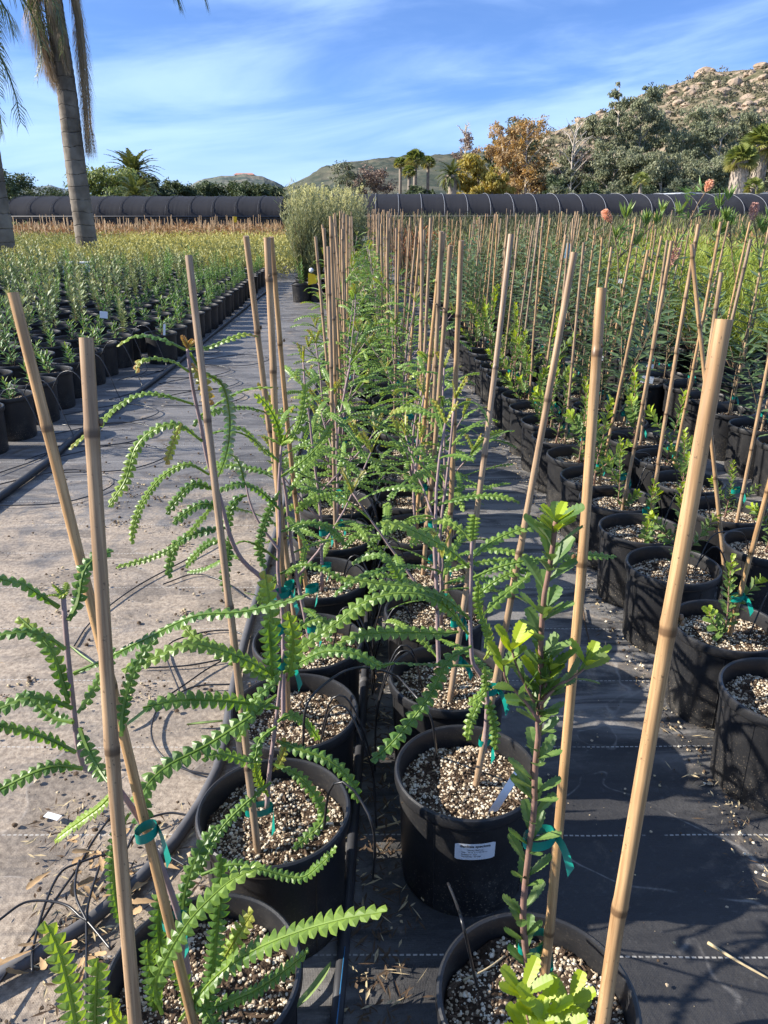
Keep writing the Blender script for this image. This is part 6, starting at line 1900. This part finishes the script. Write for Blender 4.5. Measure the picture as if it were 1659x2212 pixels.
mass('distant_rusty_plants', 420, (4.6, 14), (9.8, 17), lambda x, y, r: r.uniform(0.95, 1.22), lambda x, y, r: r.uniform(0, 0.8), M['dryfield'], per=22, L=(0.10, 0.2), W=0.035, upb=1.2, seed=8, spread=0.16)
mass('distant_red_plants', 120, (0.9, 1.7), (13, 20), lambda x, y, r: r.uniform(0.9, 1.25), lambda x, y, r: r.uniform(0.6, 1.0), M['dryfield'], per=24, L=(0.08, 0.16), W=0.03, upb=1.2, seed=9, spread=0.12)
# far canes nobody could count
mb = MB(); rg = random.Random(21)
for _ in range(300):
    y = rg.uniform(29, 40); x = rg.uniform(-22, -1.6)
    mb.tube([(x, y, 0.02), (x + rg.uniform(-0.06, 0.06), y, rg.uniform(0.80, 1.16))], [0.013, 0.012], 4)
for k in range(112):
    y = rg.uniform(12.2, 21); x = rg.uniform(0.25, 1.0) if rg.random() < 0.3 else rg.uniform(1.0, 9.0)
    stake_at((x, y, 0.16), (x + rg.uniform(-0.06, 0.08), y + rg.uniform(-0.06, 0.06), rg.uniform(1.22, 1.46)), 'thin bamboo cane far off among the olive brush before the right shade tunnel', 'far canes before the right shade tunnel', STK[k % 6], seed=k)
tag(ob('distant_bamboo_canes', mb.mesh('distant_bamboo_canes', M['far_bamboo'])), kind='stuff')

# ------------------------------------------------------------------ pipes and drip tubes
def run_tube(name, label, cat, pts, r, mat, group=None, n=40, seg=8, couplings=()):
    q = catmull(pts, n)
    mb = MB(); mb.tube(q, r, seg)
    o = ob(name, mb.mesh(name, mat)); tag(o, label, cat, group)
    return o, q


G_ = lambda *p: [at(x, y, 0.022) for x, y in p]
q1 = G_((-90, 2150), (0, 2108), (120, 2040), (230, 1962), (320, 1880), (400, 1790), (450, 1700), (482, 1620))
o, q = run_tube('irrigation_pipe', 'dusty grey irrigation pipe curving along the near pots beside the sandy path', 'pipe', q1 + [Vector((-0.43, 2.4, 0.022)), Vector((-0.41, 4.0, 0.02)), Vector((-0.38, 8.0, 0.02)), Vector((-0.36, 13.0, 0.02))], 0.0155, M['dusty_hose'], n=90, seg=10)
q2 = [at(x, y, 0.020) for x, y in ((722, 2260), (738, 2090), (750, 1960), (757, 1880), (766, 1750), (778, 1600), (787, 1480), (790, 1400))]
o, q = run_tube('irrigation_pipe', 'black irrigation pipe lying between the two middle rows of pots', 'pipe', q2 + [Vector((0.04, 4.0, 0.02)), Vector((0.03, 8, 0.02)), Vector((0.02, 13, 0.02))], 0.0135, M['hose'], n=90, seg=10)
for k in (7, 9, 14):
    mb = MB(); d = (q[k + 1] - q[k]).normalized(); mb.tube([q[k] - d * 0.012, q[k] - d * 0.008, q[k] + d * 0.008, q[k] + d * 0.012], [0.0140, 0.0175, 0.0175, 0.0140], 12)
    ob('coupling_ring', mb.mesh('coupling_ring', M['dusty_hose']), o)
mb = MB(); vs = []; 
st_ = [at(x_, y_, 0.036) for x_, y_ in ((722, 2260), (733, 2160), (745, 2045))]
mb.tube(st_, 0.0014, 4); ob('blue_stripe', mb.mesh('blue_stripe', M['blue']), o)
run_tube('irrigation_pipe', 'black irrigation pipe along the foot of the left block of pots', 'pipe', [at(-160, 1190, 0.02), at(0, 1073, 0.02), at(100, 1000, 0.02), at(190, 922, 0.02), Vector((-1.86, 7.4, 0.02)), Vector((-1.78, 12, 0.02)), Vector((-1.7, 16, 0.02))], 0.022, M['hose'], n=60)

DG = 'thin black drip tubes on the sandy path'
DL = 'thin black drip tube looping over the sandy path beside the near pots'
for pts, z in (([(-60, 2030), (0, 1986), (50, 1951), (100, 1946), (145, 1956), (175, 1981), (190, 1991), (240, 2051)], 0.05), ([(-50, 2190), (0, 2121), (60, 2036), (125, 1936), (170, 1871), (205, 1811), (255, 1743)], 0.03),
               ([(70, 2100), (72, 2046), (100, 1946), (130, 1886), (165, 1866), (225, 1846), (262, 1838)], 0.04), ([(185, 2260), (187, 2130), (187, 2046), (190, 1956), (215, 1871)], 0.05), ([(172, 1858), (163, 1900), (165, 1940), (188, 1990)], 0.06),
               ([(470, 1676), (400, 1662), (350, 1632), (327, 1585), (340, 1532), (380, 1502), (425, 1482), (500, 1478)], 0.02), ([(322, 1530), (400, 1478), (440, 1450), (482, 1425)], 0.012), ([(306, 1443), (400, 1438), (482, 1424)], 0.012), ([(290, 1780), (330, 1764), (370, 1756), (410, 1762)], 0.03),
               ([(160, 1395), (200, 1340), (290, 1270), (400, 1210), (480, 1165)], 0.012), ([(352, 1262), (420, 1240), (480, 1255), (530, 1290)], 0.012), ([(390, 1500), (360, 1400), (430, 1368), (500, 1362), (540, 1380)], 0.012), ([(270, 1840), (300, 1800), (350, 1840), (400, 1870)], 0.03)):
    run_tube('drip_tube', DL, 'drip tube', [at(x, y, z) for x, y in pts], 0.0030, M['drip'], DG, 44, 6)


def drip(pts, label, group=None, r=0.0027):
    return run_tube('drip_tube', label, 'drip tube', pts, r, M['drip'], group, 30, 5)


drip([aty(655, 1610, 1.24), aty(660, 1532, 1.24), aty(685, 1492, 1.26), aty(740, 1452, 1.3), aty(790, 1442, 1.33), aty(845, 1455, 1.36), aty(868, 1475, 1.38)], 'black drip tube arching from the second left pot across to the labelled pot')
drip([aty(700, 1790, 1.2), aty(712, 1705, 1.16), aty(745, 1690, 1.14), aty(780, 1730, 1.12), aty(808, 1800, 1.1), at(806, 1900, 0.03)], 'black drip tube bending down from the first left pot to the pipe')
drip([aty(858, 1460, 1.45), aty(905, 1512, 1.36), aty(931, 1551, 1.34), aty(940, 1600, 1.36), at(943, 1632, 0.255)], 'black drip tube entering the labelled pot over its back rim')
drip([aty(968, 1908, 0.98), aty(985, 1950, 0.93), aty(1003, 2010, 0.86), at(1030, 2132, 0.255)], 'folded black drip tube standing over the nearest pot of the shaded path row')
DGG = 'thin black drip tubes arching into the middle row pots'; DLL = 'thin black drip tube arching from the pipe between the middle rows into a pot'
for row, ys, xf in (('L', L_Y, lx_), ('C', C_Y, cx__)):
    for i, y in enumerate(ys[3:16]):
        x = xf(y); sgn = 1 if row == 'L' else -1
        for q in range(2 if i < 7 else 1):
            a = RG.uniform(0.02, 0.09); yy = y + RG.uniform(-0.12, 0.12)
            drip([Vector((0.03, yy + RG.uniform(-0.1, 0.1), 0.03)), Vector((x + sgn * (PR + 0.03), yy - 0.02, 0.2)), Vector((x + sgn * (PR - 0.02), yy, 0.33 + a * 0.4)), Vector((x + sgn * 0.10, yy, 0.345 + a * 0.3)), Vector((x + sgn * 0.07, yy + 0.01, 0.25))], DLL, DGG)
DRR = 'thin black drip tube arching between the first two rows right of the shaded path'
for i, y in enumerate(R1Y[2:14]):
    a = RG.uniform(0.0, 0.10)
    drip([Vector((1.20, y, 0.25)), Vector((1.26, y + 0.03, 0.36 + a)), Vector((1.345, y + 0.06, 0.37 + a)), Vector((1.42, y + 0.10, 0.35 + a * 0.5)), Vector((1.47, y + 0.12, 0.25))], DRR, 'drip tubes of the first two right rows')
    if i % 2:
        drip([Vector((1.22, y + 0.05, 0.25)), Vector((1.28, y + 0.02, 0.33 + a)), Vector((1.345, y, 0.22)), Vector((1.345, y - 0.08, 0.02))], DRR, 'drip tubes of the first two right rows')
DL2 = 'thin black drip tube drooping from a left block pot onto the path'
for px, py, Y in ((20, 870, 5.0), (75, 850, 5.2), (140, 830, 5.7), (190, 790, 6.3), (240, 760, 7.0), (258, 730, 8.0), (300, 725, 8.0)):
    a = at(px, py, 0.3); c_ = Vector((a.x - 0.1, a.y, 0.26)); rr_ = RG.uniform
    drip([c_, a + Vector((0, -0.03, 0.09)), a + Vector((0.13, -0.08, 0.08)), a + Vector((0.24, -0.14, -0.16)), a + Vector((0.28, -0.22, -0.285)), a + Vector((0.12, -0.6, -0.29))], DL2, 'drip tubes along the left block', 0.0035)
for k in range(9):
    x0, y0 = RG.uniform(-2.0, -1.3), 4.2 + 0.55 * k
    drip([Vector((x0 - 0.3, y0, 0.01)), Vector((x0 + 0.1, y0 + 0.25, 0.03)), Vector((x0 + 0.42, y0 + 0.05, 0.02)), Vector((x0 + 0.25, y0 - 0.25, 0.012)), Vector((x0 - 0.2, y0 - 0.3, 0.012))], 'loose black drip tube coiled flat on the path by the left block', 'coiled drip tubes by the left block', 0.0038)

# ------------------------------------------------------------------ litter and small things
rg = random.Random(31)
mb = MB()
def clod(x, y, s_, mi=0):
    vv = [(x + v.x * s_ * rg.uniform(0.6, 1.3), y + v.y * s_ * rg.uniform(0.6, 1.3), 0.008 + abs(s_) * 0.25 + v.z * s_ * rg.uniform(0.4, 0.8)) for v in ICO_V]
    mb.add(vv, ICO_F, mi)
for _ in range(1500):
    y = 0.9 + 5.5 * rg.random() ** 1.5; x = rg.uniform(-1.9, -0.32) * (1 if rg.random() < 0.7 else 0.55)
    clod(x, y, 0.0015 + 0.0085 * rg.random() ** 3.0, 0 if rg.random() < 0.8 else 1)
for c_ in range(60):
    y = 0.9 + 4.5 * rg.random() ** 1.3; x = rg.uniform(-1.4, -0.45)
    for _ in range(rg.randint(8, 26)):
        clod(x + rg.gauss(0, 0.030), y + rg.gauss(0, 0.025), 0.0015 + 0.007 * rg.random() ** 2.5, rg.choice((0, 0, 0, 1, 2)))
for _ in range(560):
    y = 1.2 + 6 * rg.random() ** 1.4; x = 0.965 + rg.gauss(0, 0.022)
    clod(x, y, 0.0015 + 0.006 * rg.random() ** 2, rg.choice((0, 0, 1, 2, 3)))
for _ in range(420):
    y = 0.8 + 5 * rg.random() ** 1.4; x = rg.uniform(0.4, 1.0)
    clod(x, y, 0.001 + 0.004 * rg.random() ** 3, rg.choice((0, 0, 1, 2)))
tag(ob('soil_crumbs', mb.mesh('soil_crumbs', [M['clod'], M['tan'], M['straw'], M['perlite']], smooth=False)), kind='stuff')
mb = MB()
def sliver(x, y, L, W, mi, z=0.012, lift=0.2):
    a = rg.uniform(0, 6.28); d = Vector((math.cos(a), math.sin(a), rg.uniform(-lift, lift) * 0.5))
    leaf_card(mb, Vector((x, y, z + rg.uniform(0, 0.012))), d, Vector((rg.uniform(-0.4, 0.4), rg.uniform(-0.4, 0.4), 1)), L, W, mi)
for _ in range(2600):
    y = 0.55 + 6.5 * rg.random() ** 1.5; x = 0.03 + rg.gauss(0, 0.055)
    sliver(x, y, rg.uniform(0.008, 0.05), rg.uniform(0.002, 0.009), rg.choice((0, 0, 1, 2, 2)))
for _ in range(500):
    p = at(rg.uniform(0, 420), rg.uniform(1750, 2212), 0.0)
    sliver(p.x + 0.08, p.y, rg.uniform(0.01, 0.045), rg.uniform(0.002, 0.008), rg.choice((0, 1, 1, 2)))
for _ in range(380):
    y = 1.2 + 7 * rg.random() ** 1.4; x = 0.955 + rg.gauss(0, 0.05)
    sliver(x, y, rg.uniform(0.008, 0.045), rg.uniform(0.0015, 0.006), rg.choice((0, 1, 1, 2)))
for _ in range(260):
    y = 0.9 + 6 * rg.random() ** 1.4; x = rg.uniform(-1.9, -0.3)
    sliver(x, y, rg.uniform(0.006, 0.03), rg.uniform(0.0012, 0.004), rg.choice((0, 1, 2, 3)))
tag(ob('bark_litter', mb.mesh('bark_litter', [M['bark'], M['straw'], M['clod'], M['dryleaf']], smooth=False)), kind='stuff')
mb = MB()
for k in range(46):
    px, py = rg.gauss(235, 55), rg.gauss(1900, 45)
    if k > 30:
        px, py = rg.uniform(0, 240), rg.uniform(2040, 2130)
    p = at(px, py, 0.015)
    a = rg.uniform(0, 6.28); toothed_leaf(mb, p + Vector((0, 0, rg.uniform(0, 0.03))), Vector((math.cos(a), math.sin(a), rg.uniform(-0.1, 0.35))), Vector((rg.uniform(-0.5, 0.5), rg.uniform(-0.5, 0.5), 1)), rg.uniform(0.03, 0.065), rg.uniform(0.010, 0.018), 3, 0, 0.4, rg.uniform(-0.6, 0.8), rg)
tag(ob('leaf_litter', mb.mesh('leaf_litter', M['dryleaf'])), kind='stuff')

for (a, b, r_, mat, nm, lab) in (
        ((268, 1573), (321, 1531), 0.0075, 'cutleaf', 'cut_leaf', 'folded green leaf blade lying behind the thick knotted cane'),
        ((404, 1567), (481, 1559), 0.0045, 'cutleaf', 'cut_leaf', 'pale green stalk lying beside the second left pot'),
        ((630, 2190), (716, 2082), 0.0075, 'cutleaf', 'cut_leaf', 'long green leaf blade lying right of the nearest left pot'),
        ((150, 1397), (212, 1443), 0.0045, 'cutleaf', 'cut_leaf', 'thin green leaf blade lying on the sandy path by the leaning cane'),
        ((1529, 2036), (1664, 2116), 0.0035, 'straw', 'twig', 'long dry twig lying on the dark fabric at the picture edge'),
        ((1259, 1312), (1281, 1412), 0.0035, 'bark', 'twig', 'dark dry twig lying across the shaded path'),
        ((1000, 2118), (1090, 2065), 0.0022, 'straw', 'twig', 'thin dry twig on the soil of the nearest shaded path pot'),
        ((812, 1790), (890, 1765), 0.0035, 'straw', 'twig', 'pale stick lying between the pipe and the labelled pot')):
    z = 0.012 if nm != 'twig' or a[0] not in (1000,) else 0.265
    p, q = at(*a, z), at(*b, z); m_ = (p + q) / 2 + Vector((0, 0, 0.004)); mb = MB()
    w_ = (q - p).cross(UP).normalized()
    pts = catmull([p, m_ + w_ * 0.006, q], 10)
    if nm == 'cut_leaf':
        vs = []; fs = []
        for k, c_ in enumerate(pts):
            ww = r_ * min(1, 0.25 + 3 * min(k, 10 - k) / 10)
            vs += [c_ + w_ * ww + Vector((0, 0, 0.006)), c_, c_ - w_ * ww + Vector((0, 0, 0.006))]
        for k in range(10):
            for j in range(2):
                i0 = 3 * k + j; fs.append((i0, i0 + 1, i0 + 4, i0 + 3))
        mb.add(vs, fs)
    else:
        mb.tube(pts, [r_ * (1 - 0.4 * k / 10) * rg.uniform(0.85, 1.15) for k in range(11)], 6)
    tag(ob(nm, mb.mesh(nm, M[mat])), lab, 'leaf' if nm == 'cut_leaf' else 'twig')

# yellow sticky card, pale blue tag, white tags
def card(name, label, cat, px, py, Y, w, h, mat, rz=0.0, tiltx=0.0):
    c_ = aty(px, py, Y); mb = MB(); mb.box((-w / 2, -0.001, -h / 2), (w / 2, 0.001, h / 2)); o = ob(name, mb.mesh(name, M[mat], False), None, c_, rz)
    o.rotation_euler = (tiltx, 0.12, rz); return tag(o, label, cat)
root = thing('insect_trap', 'yellow insect trap card with a white cap hanging on a cane before the tall shrubs', 'insect trap', aty(673, 604, 7.6))
mb = MB(); mb.add([(-0.035, 0, -0.05), (0.045, 0.012, -0.035), (0.035, 0.012, 0.045), (-0.03, 0, 0.06), (-0.035, 0.003, -0.05), (0.045, 0.015, -0.035), (0.035, 0.015, 0.045), (-0.03, 0.003, 0.06)], [(0, 1, 2, 3), (7, 6, 5, 4), (0, 4, 5, 1), (1, 5, 6, 2), (2, 6, 7, 3), (3, 7, 4, 0)]); ob('sticky_card', mb.mesh('sticky_card', M['yellow'], False), root)
mb = MB(); mb.add([v * 0.022 + Vector((0.0, 0, 0.085)) for v in SPH1[0]], SPH1[1]); ob('white_cap', mb.mesh('white_cap', M['white']), root)
card('insect_trap', 'small yellow card standing before the left shade tunnel', 'insect trap', 507, 474, 33.0, 0.16, 0.22, 'yellow')
card('plant_tag', 'pale blue plastic flag tied to a cane among the dark shrubs', 'plant tag', 1226, 542, 6.2, 0.035, 0.11, 'blueflag', 0.3)
for px, py, Y, w, h, lab in ((1404, 792, 4.7, 0.045, 0.032, 'white label on a cane above the third right row'), (1398, 820, 4.6, 0.075, 0.042, 'white sticker on a pot of the third right row'), (1301, 766, 5.0, 0.024, 0.075, 'white tag behind the cane tied to the tall toothed shrub'), (1340, 607, 6.6, 0.03, 0.035, 'small white tag among the dark shrubs'), (224, 680, 7.7, 0.075, 0.065, 'white sticker on a left block pot'), (355, 712, 7.8, 0.022, 0.11, 'white tag standing in a pot at the corner of the left block')):
    card('plant_tag', lab, 'plant tag', px, py, Y, w, h, 'white', RG.uniform(-0.3, 0.3))
root = thing('plastic_crate', 'white plastic crate frame standing by the foot of the ringed palm', 'crate', aty(160, 588, 15.5))
for x0, z0, x1, z1 in ((-0.25, 0.17, -0.06, 0.17), (0.06, 0.17, 0.22, 0.17), (-0.25, 0.0, -0.06, 0.0), (0.06, 0, 0.22, 0.0)):
    mb = MB(); mb.box((x0, -0.02, z0 - 0.012), (x1, 0.20, z1 + 0.012)); ob('rail', mb.mesh('rail', M['white'], False), root)
mb = MB(); mb.box((0.222, -0.02, -0.012), (0.245, 0.20, 0.182)); ob('upright', mb.mesh('upright', M['white'], False), root)
mb = MB(); mb.box((-0.275, -0.02, -0.60), (-0.252, 0.2, 0.182)); ob('upright', mb.mesh('upright', M['white'], False), root)
